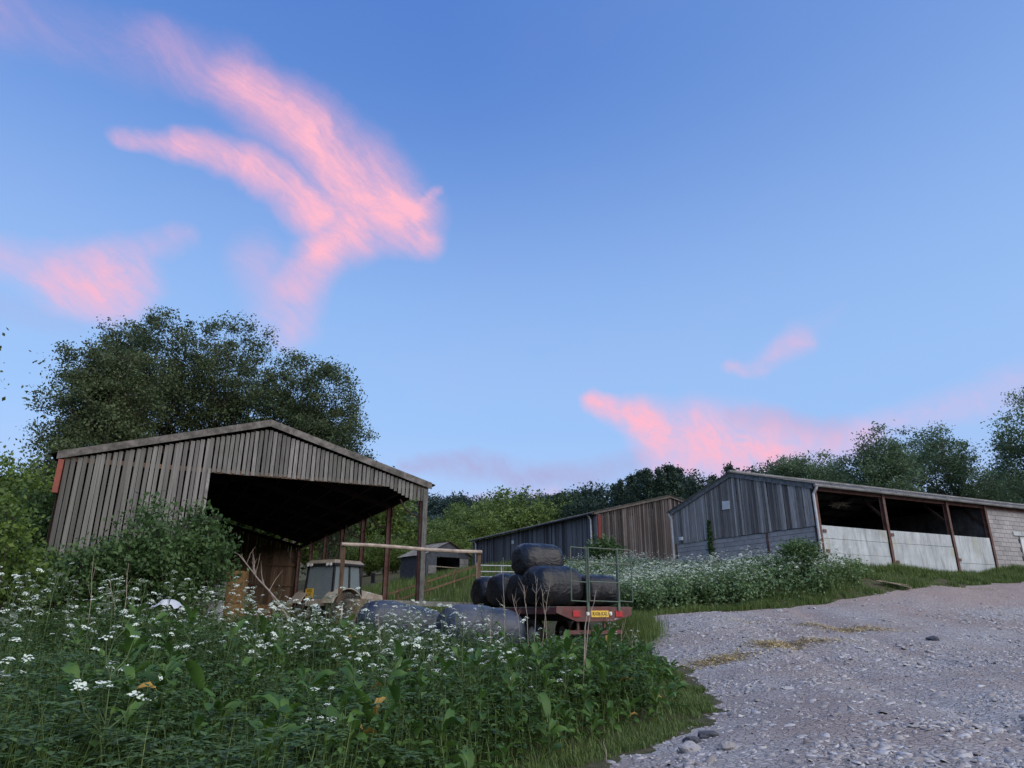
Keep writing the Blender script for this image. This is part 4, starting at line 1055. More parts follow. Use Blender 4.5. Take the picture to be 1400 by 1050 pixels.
# tuft of hay on a purlin inside the shed
rg = np.random.default_rng(77); vs = []; fs = []
for i in range(90):
    c_ = Vector((rg.normal(0, .20), rg.normal(0, .07), rg.normal(0, .035))); d = Vector((rg.normal(0, .16), rg.normal(0, .06), rg.normal(0, .07)))
    n0 = len(vs); wv_ = Vector((0, .003, .012)); vs += [c_ - d - wv_, c_ + d - wv_, c_ + d + wv_, c_ - d + wv_]; fs.append((n0, n0 + 1, n0 + 2, n0 + 3))
mb = MB(); mb.add(vs, fs); o = mb.obj('nest', M['bark'], fix=False); o.location = inshed(2.95, 1.0, 2.98); o.rotation_euler = (0, 0, ANG); tag(o, 'straggly nest of hay hanging under the shed roof', 'nest')
mb = MB(); mb.bar((2.4, 1.02, 3.02), (3.5, 1.0, 3.06), .03, .03); mb.obj('hanging_lath', M['beam'], shed)

# ------------------------------------------------------------------ foliage helpers
def unit_vecs(rg, n):
    v = rg.normal(size=(n, 3)); return v / np.linalg.norm(v, axis=1, keepdims=True)
def leaf_quads(rg, C, size, asp=.55, up=.5, jitter=.35):
    """rhombic leaves at centres C; returns V (n*4,3), F (n,4)"""
    n = len(C); d = unit_vecs(rg, n); nn = unit_vecs(rg, n) + np.array([0, 0, up]); s = np.cross(d, nn)
    s /= np.linalg.norm(s, axis=1, keepdims=True) + 1e-9
    L = (size * (1 + jitter * rg.normal(size=n)))[:, None].clip(size * .35)
    V = np.stack([C + d * L / 2, C + s * L * asp / 2, C - d * L / 2, C - s * L * asp / 2], 1).reshape(-1, 3)
    return V, np.arange(n * 4).reshape(n, 4)
def folded_leaves(base, d, s, nrm, L, W):
    """5-vertex leaves folded along the midrib; arrays (n,3)/(n,)"""
    L = L[:, None]; W = W[:, None]
    mid = base + d * L * .45 - nrm * L * .05; tip = base + d * L - nrm * L * .12
    V = np.stack([base, mid + s * W / 2 + nrm * W * .14, tip, mid - s * W / 2 + nrm * W * .14, mid - nrm * W * .06], 1).reshape(-1, 3)
    i = np.arange(len(base))[:, None] * 5
    return V, np.concatenate([i + np.array([[0, 1, 2, 4]]), i + np.array([[0, 4, 2, 3]])])

def make_tree(seed, Ht, Wd, zb, nclump, lpc, leaf, clr, tr, stems, leafmat_, shape='round', asp=.55, twigs=True, shell=2.0, lump=.22):
    rg = np.random.default_rng(seed); rr = random.Random(seed)
    a, c = Wd / 2, (Ht - zb) / 2; zc = zb + c
    u = unit_vecs(rg, nclump); rad_ = rg.random(nclump) ** (1 / shell)
    # lumpy outline
    lobes = unit_vecs(rg, 14); lob = (np.maximum(0, u @ lobes.T) ** 6).max(1)
    rad_ *= (1 - lump) + lump * 1.6 * lob
    P = u * rad_[:, None] * np.array([a, a, c]); P[:, 2] += zc
    if shape == 'cone':
        t = rg.random(nclump) ** 1.25; ang = rg.random(nclump) * 2 * PI; q = rg.random(nclump) ** .4
        rr_ = a * (1 - t) ** .75 * q * (.72 + .5 * np.abs(np.sin(t * 24 + ang * 2))); P = np.stack([rr_ * np.cos(ang), rr_ * np.sin(ang), zb + t * (Ht - zb) - .10 * rr_], 1)
    elif shape == 'column':
        P[:, 2] = zb + (P[:, 2] - zb)
    elif shape == 'dome':      # flat bottom
        P[:, 2] = np.where(P[:, 2] < zc - c * .35, zc - c * .35 + (P[:, 2] - zc + c * .35) * .35, P[:, 2])
    P[:, 2] = np.maximum(P[:, 2], zb * .7)
    n = nclump * lpc; ci = np.repeat(np.arange(nclump), lpc)
    cs = clr * (.6 + .8 * rg.random(nclump))
    off = np.clip(rg.normal(size=(n, 3)), -1.9, 1.9) * cs[ci][:, None] * np.array([1, 1, .72])
    C = P[ci] + off
    V, F = leaf_quads(rg, C, leaf, asp)
    ctint = rg.random(nclump) * .55
    hgt = np.clip((C[:, 2] - zb) / max(Ht - zb, .1), 0, 1)
    tint = np.clip(ctint[ci] + .30 * rg.random(n) + .15 * (off[:, 2] > 0), 0, 1)
    crown = mesh_np('crown', V, F, leafmat_, np.repeat(tint, 4))
    mb = MB()
    tops = []
    for s in range(stems):
        b = Vector((rr.gauss(0, .35), rr.gauss(0, .35), -.5)) if stems > 1 else Vector((0, 0, -.5))
        e = Vector((rr.uniform(-.5, .5) * a if stems > 1 else rr.uniform(-.1, .1) * a, rr.uniform(-.5, .5) * a if stems > 1 else 0, Ht * rr.uniform(.72, .86)))
        path = []
        for k in range(7):
            t = k / 6; p = b.lerp(e, t); p.x = b.x + (e.x - b.x) * t ** 1.4; p.y = b.y + (e.y - b.y) * t ** 1.4
            path.append(p + Vector((rr.gauss(0, .03), rr.gauss(0, .03), 0)) * Ht * .12)
        r0 = tr * (1 if stems == 1 else .75)
        mb.tube(path, [r0 * (1 - .85 * k / 6) for k in range(7)], 7); tops.append((path, r0))
    if twigs:
        for i in range(nclump):
            p = Vector(P[i]); path, r0 = min(tops, key=lambda q: (q[0][4] - p).length)
            z = p.z - (math.hypot(p.x, p.y)) * rr.uniform(.5, 1.0) - .4
            k = min(range(1, 7), key=lambda j: abs(path[j].z - max(z, zb * .5))); s = path[k]
            if (p - s).length < .2: continue
            m_ = s.lerp(p, .5) + Vector((0, 0, -.06 * (p - s).length + rr.gauss(0, .1)))
            rt = r0 * (1 - .85 * k / 6) * .38
            mb.tube([s, m_, p], [max(rt, .02), max(rt * .55, .014), .008], 4, caps=False)
    trunk = mb.mesh('trunk', M['bark'], smooth=True, fix=False)
    return trunk, crown
def plant_tree(name, meshes, loc, rz, scale, label, cat='tree', group=None):
    e = thing(name, label, cat, loc, rz, group); e.scale = scale if hasattr(scale, '__len__') else (scale,) * 3
    link('trunk', meshes[0], e); link('crown', meshes[1], e); return e

# big multi-stemmed trees behind the open barn
big = [(165, 447, 50, 8.8, 'leafy tree at the outer end of the clump behind the open barn'),
       (222, 412, 57, 12.0, 'tallest tree of the dark clump behind the open barn'),
       (330, 440, 60, 11.5, 'round-topped tree standing above the open barn ridge'),
       (420, 470, 58, 11.0, 'spreading tree behind the sloping right roof of the open barn'),
       (128, 560, 48, 6.2, 'low ragged tree beside the left corner of the open barn'),
       (462, 545, 62, 8.0, 'lowest outlying tree of the clump above the barn eave')]
for i, (u, v, d, wd, lab) in enumerate(big):
    top = at(u, v, d); z = H(top.x, top.y); ht = top.z - z
    ms_ = make_tree(100 + i, ht, wd, ht * (.34 if i < 4 else .12), 420 if i < 4 else 240, 120, .20, .46, .34 if i < 4 else .22, 3 if i != 1 else 4, M['leaf_big'], shell=2.1)
    plant_tree('broadleaf_tree', ms_, (top.x, top.y, z), 0, 1, lab, group='clump of trees behind the open barn')
# trees behind the shed on the right
rt = [(1085, 612, 62, 7.6, 'small pale green tree peeping over the shed ridge', .3),
      (1192, 588, 58, 6.6, 'dense dark green tree behind the shed roof', .15),
      (1240, 590, 66, 6.5, 'airy tree with forked trunk visible through its crown behind the shed', .42),
      (1288, 587, 60, 6.4, 'open-crowned tree with slim straight trunk behind the shed', .40),
      (1132, 628, 70, 7.0, 'low rounded tree between the pale one and the dense one', .2),
      (1345, 640, 64, 7.5, 'low leafy tree at the foot of the tall one behind the shed', .2),
      (1412, 528, 52, 9.5, 'tall tree with drooping sprays at the far end of the shed', .2)]
for i, (u, v, d, wd, lab, zf) in enumerate(rt):
    top = at(u, v, d); z = H(top.x, top.y); ht = top.z - z
    airy = zf > .35
    ms_ = make_tree(200 + i, ht, wd, ht * (zf if airy else zf * .6), 125 if airy else 250, 80 if airy else 105, .19, .38 if airy else .44, .20, 1 if i in (3, 0) else 2, M['leaf_right'], shell=3.4 if airy else 2.4, lump=.30)
    plant_tree('broadleaf_tree', ms_, (top.x, top.y, z), 0, 1, lab, group='trees behind the shed')
# hill woodland: prototypes, then individuals
wood_p = [make_tree(300 + i, 10, 7.5 + i * .5, 1.2, 210, 70, .30, .55, .22, 1, M['leaf_wood'], shell=2.2, twigs=False, lump=.3) for i in range(4)]
far_p = [make_tree(320 + i, 10, 8.5, 1.0, 150, 50, .5, .7, .22, 1, M['leaf_far_haze'], shell=2.2, twigs=False, lump=.3) for i in range(3)]
con_p = [make_tree(340 + i, 12, 4.6 + .5 * i, .8, 260, 44, .28, .30, .18, 1, M['leaf_conifer'], 'cone', twigs=False) for i in range(3)]
blu_p = [make_tree(350 + i, 11, 6.2, 1.0, 210, 62, .30, .48, .2, 1, M['leaf_conifer'], shell=2.0, twigs=False, lump=.32) for i in range(2)]
def row(spec, protos, ph, label, group, name, seed, wj=.25):
    rr = random.Random(seed)
    for (u, v, d) in spec:
        top = at(u, v, d); z = H(top.x, top.y); ht = max(top.z - z, 2.5)
        s = ht / ph; sw = s * rr.uniform(1 - wj, 1 + wj) if ht > 5 else s * rr.uniform(1.0, 1.5)
        plant_tree(name, rr.choice(protos), (top.x, top.y, z - .2), rr.uniform(0, 6.28), (sw, sw, s), label, 'tree', group)
rr = random.Random(4)
near = []
for u, v in ((512, 742), (528, 730), (548, 738), (566, 722), (585, 735), (604, 728), (622, 715), (640, 722), (655, 703), (612, 745), (540, 752), (575, 750), (500, 748), (632, 738), (462, 742), (480, 735), (668, 712), (440, 748)):
    near.append((u + rr.uniform(-5, 5), v, rr.uniform(74, 92)))
row(near, wood_p, 10, 'bright green bushy tree at the foot of the wooded hill', 'light green trees at the foot of the hill', 'bushy_tree', 1)
midr = []
for u, v in ((600, 705), (625, 695), (648, 687), (672, 682), (690, 675), (705, 671), (722, 690), (740, 684), (757, 676), (775, 684), (690, 705), (730, 712), (660, 715), (708, 722), (752, 705), (785, 700), (800, 690), (580, 712)):
    midr.append((u + rr.uniform(-4, 4), v, rr.uniform(105, 135)))
row(midr, wood_p, 10, 'mid green rounded tree half way up the wooded hill', 'rounded trees half way up the hill', 'rounded_tree', 2)
farr = []
for k in range(30):
    u = 495 + k * 10.5; farr.append((u, 686 - 8 * math.sin((u - 500) / 200 * PI) + rr.uniform(-3, 3) if u < 700 else 676 + rr.uniform(-3, 3), rr.uniform(245, 290)))
for k in range(18):
    u = 495 + k * 12; farr.append((u, 702 + rr.uniform(-5, 5), rr.uniform(190, 225)))
row(farr, far_p, 10, 'dark blue-green tree on the crest of the far hill', 'trees on the far hill crest', 'hill_tree', 3)
con = []
for u, v in ((838, 662), (850, 655), (862, 650), (874, 646), (886, 642), (898, 639), (911, 636), (924, 640), (936, 641), (948, 645), (960, 648), (972, 650), (983, 655), (868, 662), (892, 655), (918, 652), (944, 656), (968, 664), (845, 672)):
    con.append((u + rr.uniform(-3, 3), v, rr.uniform(82, 100)))
row(con, con_p + blu_p, 12, 'dark evergreen tree in the stand above the middle barn roof', 'evergreen stand above the middle barn', 'evergreen_tree', 4, .15)
row([(762, 682, 118), (776, 675, 112), (790, 672, 116), (803, 670, 108), (816, 668, 112), (828, 668, 105), (810, 684, 100), (784, 690, 104)], blu_p, 11, 'blue-green tree on the slope left of the evergreen stand', 'blue-green trees on the slope', 'dusky_tree', 5, .2)
row([(997, 634, 90)], con_p, 12, 'lone evergreen poking up beside the apex of the slate-grey gable', None, 'evergreen_tree', 6)
row([(1010 + 14 * k, 650 - 2 * k + rr.uniform(-4, 4), rr.uniform(95, 110)) for k in range(6)] + [(1100 + 16 * k, 652 + rr.uniform(-8, 8), rr.uniform(80, 95)) for k in range(4)] + [(1360 + 22 * k, 655 + rr.uniform(-8, 8), rr.uniform(80, 95)) for k in range(4)], blu_p, 11, 'dim background tree low behind the shed roof', 'background trees behind the shed', 'background_tree', 7, .2)
# wooded mass hiding the skyline beyond the clump on the left
row([(20 + 26 * k, 640 + rr.uniform(-14, 14), rr.uniform(80, 100)) for k in range(20)], wood_p, 10, 'half-hidden tree beyond the open barn', 'trees beyond the open barn', 'screen_tree', 8, .2)

# shrubs
def shrub(name, u, v, d, wd, n, lpc, leaf, clr, mat, seed, label, zb=.15, group=None, asp=.55, h_extra=0.0):
    top = at(u, v, d); z = H(top.x, top.y); ht = top.z - z + h_extra
    ms_ = make_tree(seed, ht, wd, ht * zb, n, lpc, leaf, clr, .07, 4, mat, 'round', asp, True, 1.8, .25)
    return plant_tree(name, ms_, (top.x, top.y, z), 0, 1, label, 'shrub', group)
shrub('elder_shrub', 232, 694, 19.6, 3.0, 210, 62, .12, .27, M['leaf_elder'], 401, 'large elder bush growing up the boarded front of the open barn')
shrub('elder_shrub', 288, 690, 20.6, 1.7, 110, 55, .12, .22, M['leaf_elder'], 402, 'elder bush reaching across the dark barn doorway')
shrub('elder_shrub', 165, 742, 18.6, 2.6, 150, 60, .11, .26, M['leaf_elder'], 403, 'low dark bush in front of the bare barn boards')
shrub('elder_shrub', 95, 742, 18.2, 3.0, 170, 60, .11, .27, M['leaf_elder'], 404, 'dark bush hiding the foot of the barn corner')
shrub('hawthorn_shrub', 8, 612, 26.5, 5.0, 230, 66, .15, .36, M['leaf_hedge'], 405, 'tall bright hedge tree left of the barn corner')
shrub('hawthorn_shrub', 62, 636, 27.5, 3.4, 150, 62, .15, .34, M['leaf_hedge'], 406, 'bright hedge bush touching the red corner post')
shrub('hawthorn_shrub', 58, 662, 23.2, 2.0, 120, 60, .13, .26, M['leaf_elder'], 411, 'dark hedge shrub pressed against the left side of the open barn')
shrub('hawthorn_shrub', -4, 690, 14.5, 2.2, 130, 60, .10, .22, M['leaf_hedge'], 407, 'yellow-green sapling rising from the weeds left of the dark bushes')
shrub('hawthorn_shrub', 30, 700, 22.5, 3.2, 150, 60, .12, .30, M['leaf_elder'], 408, 'shadowy bush between the sapling and the barn')
shrub('corner_shrub', 1090, 738, 27.9, 1.9, 130, 60, .10, .20, M['leaf_elder'], 409, 'dark elder bush against the corner of the concrete panels')
shrub('ivy_shrub', 826, 738, 41.5, 1.7, 90, 55, .16, .25, M['leaf_elder'], 410, 'climbing shrub at the red-painted corner of the middle barn')
# leaf spray of a tree just outside the left edge
top = at(-95, 380, 15.0); z = H(top.x, top.y)
plant_tree('ash_tree', make_tree(420, top.z - z, 3.1, (top.z - z) * .3, 120, 50, .15, .28, .14, 1, M['leaf_hedge']), (top.x, top.y, z), 0, 1, 'tree at the left whose outermost spray pokes over the hedge')
# ivy strip on the gable
rg = np.random.default_rng(9); n = 900
t = rg.random(n); C = np.stack([-.07 - .10 * rg.random(n), 6.35 + rg.normal(0, .14, n) * (1.2 - t), -.2 + 2.9 * t], 1)
V, F = leaf_quads(rg, C, .11, .8, .2); o = link('ivy', mesh_np('ivy', V, F, M['leaf_elder'], np.repeat(rg.random(n), 4)))
o.location = (S0.x, S0.y, SZ); o.rotation_euler = (0, 0, ANG); tag(o, 'narrow strand of ivy climbing the block base of the slate-grey gable', 'ivy')

# ------------------------------------------------------------------ cow parsley
def umbel_mesh(rg, r, nl):
    V = []; F = []; mi = []
    for i in range(nl):
        a = 2.399963 * i; q = r * math.sqrt((i + .5) / nl); c = np.array([q * math.cos(a), q * math.sin(a), r * .55 - q * q / r * .35 + rg.normal(0, .003)])
        b = len(V); V += [(0, 0, 0), tuple(c + [.0014, 0, 0]), tuple(c - [.0014, 0, 0])]; F.append((b, b + 1, b + 2)); mi.append(1)
        fr = r * .25 * (.8 + .5 * rg.random()); b = len(V); tlt = rg.normal(0, .25, 2)
        V.append(tuple(c + [0, 0, fr * .35]))
        for k in range(6):
            x_, y_ = fr * math.cos(k * PI / 3), fr * math.sin(k * PI / 3); V.append((c[0] + x_, c[1] + y_, c[2] + tlt[0] * x_ + tlt[1] * y_ + rg.normal(0, fr * .15)))
        for k in range(6): F.append((b, b + 1 + k, b + 1 + (k + 1) % 6)); mi.append(0)
    return mesh_np('flower_head', V, F, mats=[M['petal'], M['stem']], midx=mi)
def fern_leaf(rg, base, d, L):
    """pinnate leaf: leaflets along a rachis; returns V,F (folded leaflets)"""
    d = d / np.linalg.norm(d); up = np.array([0, 0, 1.]); s = np.cross(d, up); s /= np.linalg.norm(s) + 1e-9
    t = np.repeat(np.linspace(.25, 1, 8), 2); sg = np.tile([1, -1], 8)[:, None]
    bb = base + d * (t * L)[:, None] + up * (-(t ** 2) * L * .35)[:, None]
    dd = d * .6 + s * sg * 1.0 + rg.normal(0, .15, (16, 3)) + np.array([0, 0, -.15]); dd /= np.linalg.norm(dd, axis=1, keepdims=True)
    ss = np.cross(dd, up); ss /= np.linalg.norm(ss, axis=1, keepdims=True); nn = np.cross(ss, dd)
    LL = L * .42 * (1.15 - t); return folded_leaves(bb, dd, ss, nn, LL, LL * .55)
PARS = []
for i in range(7):
    rg = np.random.default_rng(500 + i); rr = random.Random(500 + i)
    h = 1.0 + .08 * i
    mb = MB(); lean = Vector((rr.gauss(0, .06), rr.gauss(0, .06), 0)); main = [Vector((0, 0, -.1)), lean * .3 + Vector((0, 0, h * .35)), lean * .7 + Vector((0, 0, h * .65)), lean + Vector((0, 0, h * .93))]
    mb.tube(main, [.0075, .0065, .005, .003], 4); heads = [(main[-1], 1.0, (rr.gauss(0, .15), rr.gauss(0, .15)))]
    for k in range(rr.randint(6, 10)):
        t = rr.uniform(.42, .88); s = main[1].lerp(main[3], (t - .35) / .58); a = 2.4 * k + rr.random(); ln = rr.uniform(.16, .34)
        e = s + Vector((math.cos(a) * ln * .7, math.sin(a) * ln * .7, ln * rr.uniform(.7, 1.15)))
        mb.tube([s, s.lerp(e, .5) + Vector((math.cos(a), math.sin(a), -.4)) * .03, e], [.004, .0032, .0022], 3, caps=False); heads.append((e, rr.uniform(.65, 1.05), (rr.gauss(0, .25), rr.gauss(0, .25))))
    stem = mb.mesh('stem', M['stem'], fix=False)
    Vs = []; Fs = []; n0 = 0
    for k in range(13):
        z = rr.uniform(.05, h * .6); a = rr.uniform(0, 6.28); d = np.array([math.cos(a), math.sin(a), rr.uniform(.1, .9)])
        V, F = fern_leaf(rg, np.array([lean.x * z, lean.y * z, z]), d, rr.uniform(.18, .36)); Vs.append(V); Fs.append(F + n0); n0 += len(V)
    V = np.concatenate(Vs); fol = mesh_np('foliage', V, np.concatenate(Fs), M['leaf_fern'], np.repeat(rg.random(len(V) // 5), 5))
    PARS.append((stem, fol, heads, h))
UMB = [umbel_mesh(np.random.default_rng(60 + i), .036 + .005 * i, 10 + i) for i in range(4)]
def put_parsley(x, y, z, s, rr, label, group, foliage=True):
    st_, fo_, heads, h = rr.choice(PARS)
    e = thing('cow_parsley', label, 'wildflower', (x, y, z), rr.uniform(0, 6.28), group); e.scale = (s, s, s); e.rotation_euler.x = rr.gauss(0, .06); e.rotation_euler.y = rr.gauss(0, .06)
    link('stem', st_, e)
    if foliage: link('foliage', fo_, e)
    for p, q, tl in heads: link('flower_head', rr.choice(UMB), e, p, (tl[0], tl[1], rr.uniform(0, 6)), (q, q, q))
    return e

# foreground: more, taller and denser on the left and along the back of the weed patch
rr = random.Random(31); cnt = 0; tries = 0; spots = []
while cnt < 190 and tries < 20000:
    tries += 1
    y = rr.uniform(5.0, 18.0); x = rr.uniform(-.80 * y, .20 * y)
    ex = float(edge_x(y)); u = 700 + FPX * x / y * .96
    if x > ex - 1.0: continue
    dens = .9 if u < 330 else (.75 if u < 720 else .16)
    if y < 9: dens *= .30
    if y > 13: dens *= 1.3
    if lattice(np.array([x]), np.array([y]), 1.6, 8)[0] < (-.10 if y > 8 else .02): dens *= .3
    if rr.random() > dens: continue
    if any((x - a) ** 2 + (y - b) ** 2 < .05 for a, b in spots): continue
    spots.append((x, y)); cnt += 1
    z = H(x, y); s = rr.uniform(.85, 1.22) * (1.0 if u < 720 else .8)
    put_parsley(x, y, z, s, rr, 'white-flowered cow parsley standing in the weed patch before the barn', 'cow parsley in the weed patch')
# bank below the shed gable: the nearest as plants, the rest as one mass
rr = random.Random(32); bank = []
BANKP = np.array([(4.2, 23.7), (6.2, 24.65), (10.4, 25.65), (13.9, 27.2), (13.4, 28.2), (12.4, 28.6), (8.4, 37.0), (6.5, 41), (2.0, 41), (2.6, 30), (3.6, 25.5)])
while len(bank) < 1500:
    x, y = rr.uniform(2, 14), rr.uniform(24, 41)
    if not inpoly(np.array([x]), np.array([y]), BANKP)[0]: continue
    if y > 24 + .22 * (x - 4) + 1.0 or rr.random() < .6: bank.append((x, y))
bank.sort(key=lambda p: p[1])
flow = [p for p in bank if lattice(np.array([p[0]]), np.array([p[1]]), 1.7, 12)[0] > -.36 and p[1] > 24.6 + .22 * (p[0] - 4)]
for (x, y) in flow[:105]:
    put_parsley(x, y, H(x, y), rr.uniform(.75, 1.05), rr, 'white-flowered cow parsley on the bank below the slate-grey gable', 'cow parsley on the bank')
def arrays(me):
    V = np.empty(len(me.vertices) * 3, np.float32); me.vertices.foreach_get('co', V); L = np.empty(len(me.loops), np.int32); me.loops.foreach_get('vertex_index', L)
    k = len(me.loops) // len(me.polygons); return V.reshape(-1, 3), L.reshape(-1, k)
def umbel_low(rg, r_, nl):
    V = []; F = []
    for i in range(nl):
        a = 2.399963 * i; q = r_ * math.sqrt((i + .5) / nl); c = np.array([q * math.cos(a), q * math.sin(a), r_ * .55 - q * q / r_ * .35 + rg.normal(0, .004)]); fr = r_ * .27; t0 = rg.random() * 3
        b = len(V); V += [tuple(c + [fr * math.cos(t0 + k * PI / 2), fr * math.sin(t0 + k * PI / 2), rg.normal(0, fr * .3)]) for k in range(4)]; F.append((b, b + 1, b + 2, b + 3))
    return np.array(V), np.array(F)
UA = [umbel_low(np.random.default_rng(80 + i), .036 + .005 * i, 9 + i) for i in range(4)]
Vs = []; Fs = []; n0 = 0
for (x, y) in flow[105:]:
    s_ = rr.uniform(.8, 1.1) * (1 if y < 28 else .75); h = PARS[0]; a = rr.uniform(0, 6.28); z = H(x, y)
    for p, q, tl in rr.choice(PARS)[2]:
        V, F = rr.choice(UA); m4 = np.array((Matrix.Translation((x, y, z)) @ Matrix.Rotation(a, 4, 'Z') @ Matrix.Scale(s_, 4) @ Matrix.Translation(p) @ Euler((tl[0], tl[1], 0)).to_matrix().to_4x4() @ Matrix.Scale(q * 1.5, 4)))
        Vs.append(V @ m4[:3, :3].T + m4[:3, 3]); Fs.append(F + n0); n0 += len(V)
o = link('bank_flowers', mesh_np('bank_flowers', np.concatenate(Vs), np.concatenate(Fs), M['petal'])); tag(o, 'mass of small white flower heads covering the upper bank', 'flowers', kind='stuff')
# leaf mass of the bank
rg = np.random.default_rng(14); C = []
for (x, y) in bank:
    n = 50; hh = (1.05 if y < 28 else .75) if y > 24.6 + .22 * (x - 4) else .85
    zz = rg.random(n) ** .65 * hh; c = np.stack([x + rg.normal(0, .17, n), y + rg.normal(0, .17, n), zz], 1); C.append(c)
C = np.concatenate(C); C[:, 2] += Hn(C[:, 0], C[:, 1]); V, F = leaf_quads(rg, C, .105, .5, .6)
o = link('bank_foliage', mesh_np('bank_foliage', V, F, M['leaf_bank'], np.repeat(rg.random(len(C)), 4))); tag(o, 'thick ferny greenery covering the bank below the gable', 'foliage', kind='stuff')

# ------------------------------------------------------------------ weed patch: nettle stems with paired leaves
rg = np.random.default_rng(21)
def weed_height(x, y):
    e = edge_x(y) - x
    return np.clip(.22 + e * .55, .18, .80) * (1 - .5 * sstep(14.0, 17.0, y) * (x > -2.5)) + .40 * lattice(x, y, 1.9, 4) + .20 * lattice(x, y, .7, 5)
X = []; Yv = []
N = 8200
yy = 3.4 + (19.5 - 3.4) * rg.random(N * 4) ** .8; xx = (-.84 + 1.06 * rg.random(N * 4)) * yy - .3
k_ = (xx < edge_x(yy) - .35 - .25 * rg.random(N * 4)) & (np.hypot(xx, yy) > 3.2)
xx, yy = xx[k_][:N], yy[k_][:N]
hs = np.clip(weed_height(xx, yy) * (.75 + .5 * rg.random(len(xx))), .15, 1.15)
zz = Hn(xx, yy); B_ = []; D_ = []; L_s = []; T_ = []
st_mb = MB(); rr = random.Random(8)
for i in range(len(xx)):
    h = hs[i]; lean = rg.normal(0, .10, 2) * h; pairs = max(4, int(h / .105)); a0 = rg.random() * 6.28; big_ = .070 + .055 * rg.random()
    ti = rg.random() * .6
    for k in range(pairs):
        t = .12 + .88 * (k + 1) / pairs; a = a0 + k * PI / 2
        for s in (0, PI):
            B_.append((xx[i] + lean[0] * t, yy[i] + lean[1] * t, zz[i] + h * t)); dr = (math.cos(a + s), math.sin(a + s), .25 - .8 * rg.random() + .5 * (t > .9)); D_.append(dr)
            L_s.append(big_ * (1.25 - .75 * t) * (.8 + .4 * rg.random()) * (1.0 + .25 * (yy[i] > 11))); T_.append(min(1, ti + .28 * rg.random() + .15 * t))
    if i % 4 == 0 and yy[i] > 7.5 and edge_x(yy[i]) - xx[i] > 1.6: st_mb.tube([(xx[i], yy[i], zz[i] - .05), (xx[i] + lean[0], yy[i] + lean[1], zz[i] + h)], [.005, .003], 3, caps=False)
B_ = np.array(B_); D_ = np.array(D_); D_ /= np.linalg.norm(D_, axis=1, keepdims=True); up = np.array([0, 0, 1.]); S_ = np.cross(D_, up); S_ /= np.linalg.norm(S_, axis=1, keepdims=True); N_ = np.cross(S_, D_)
L_s = np.array(L_s); V, F = folded_leaves(B_, D_, S_, N_, L_s, L_s * .62)
o = link('weed_foliage', mesh_np('weed_foliage', V, F, M['leaf_nettle'], np.repeat(np.array(T_), 5))); tag(o, 'tangle of dark green nettles and weeds filling the verge', 'weeds', kind='stuff')
o = st_mb.obj('weed_stalks', M['stem'], fix=False); tag(o, 'thin green stalks among the verge weeds', 'weeds', kind='stuff')

# ferny leaves scattered through the patch
Vs = []; Fs = []; n0 = 0
for i in range(1500):
    y = 3.6 + 14 * rg.random(); x = (-.82 + 1.0 * rg.random()) * y
    if x > edge_x(y) - .7: continue
    h = float(weed_height(np.array([x]), np.array([y]))[0]) * rg.uniform(.5, 1.05); a = rg.random() * 6.28
    for k in range(3):
        V, F = fern_leaf(rg, np.array([x, y, H(x, y) + h]) if False else np.array([x, y, float(zz[0]) * 0 + h]), np.array([math.cos(a + 2.1 * k), math.sin(a + 2.1 * k), .35]), rg.uniform(.16, .32))
        V = V.copy(); Vs.append(V); Fs.append(F + n0); n0 += len(V)
V = np.concatenate(Vs); V[:, 2] += Hn(V[:, 0], V[:, 1])
o = link('fern_foliage', mesh_np('fern_foliage', V, np.concatenate(Fs), M['leaf_fern'], np.repeat(rg.random(len(V) // 5), 5))); tag(o, 'feathery cow parsley leaves among the verge weeds', 'weeds', kind='stuff')

# grass blades
def blades(name, X, Y, Zb, hgt, wd, mat, label, seed, bend=.35):
    rg = np.random.default_rng(seed); n = len(X); a = rg.random(n) * 2 * PI; bx_ = np.cos(a) * hgt * bend * rg.random(n); by_ = np.sin(a) * hgt * bend * rg.random(n)
    px, py = -np.sin(a) * wd / 2, np.cos(a) * wd / 2; z0 = np.zeros(n)
    b = np.stack([X, Y, Zb], 1); w_ = np.stack([px, py, z0], 1); m_ = b + np.stack([bx_ * .3, by_ * .3, hgt * .6], 1); t = b + np.stack([bx_, by_, hgt], 1)
    V = np.stack([b - w_, b + w_, m_ + w_ * .8, m_ - w_ * .8, t], 1).reshape(-1, 3); i = np.arange(n)[:, None] * 5
    F = np.concatenate([i + np.array([[0, 1, 2, 3]]), i + np.array([[3, 2, 4, 4]])])[:, :]
    tri = np.concatenate([i + np.array([[0, 1, 2]]), i + np.array([[0, 2, 3]]), i + np.array([[3, 2, 4]])])
    o = link(name, mesh_np(name, V, tri, mat, np.repeat(rg.random(n), 5))); tag(o, label, 'grass', kind='stuff'); return o
N = 26000
y = 4 + 19 * rg.random(N) ** .9; x = edge_x(y) + .16 + .55 * lattice(y, y * 0 + 3., .9, 9) + .3 * lattice(y, y * 0 + 3., .3, 10) - np.abs(rg.normal(0, .42, N)); k_ = lattice(x, y, .45, 19) + (edge_x(y) - x) * .8 > -.12; x, y = x[k_], y[k_]; N = len(x)
h = np.clip(.025 + .34 * np.clip(edge_x(y) - x + .15, 0, 1) * rg.random(N) + .05 * rg.random(N) + .10 * lattice(x, y, .5, 20), .02, .4)
blades('edge_grass', x, y, Hn(x, y) - .01, h, .007 + .005 * rg.random(N), M['grass_blade'], 'short grass fringe along the edge of the track', 71, 1.3)
N = 9000
y = 4 + 15 * rg.random(N); x = (-.82 + 1.02 * rg.random(N)) * y; k_ = x < edge_x(y) - .5; x, y = x[k_], y[k_]
h = np.clip(weed_height(x, y) * (.8 + .5 * rg.random(len(x))), .2, 1.1)
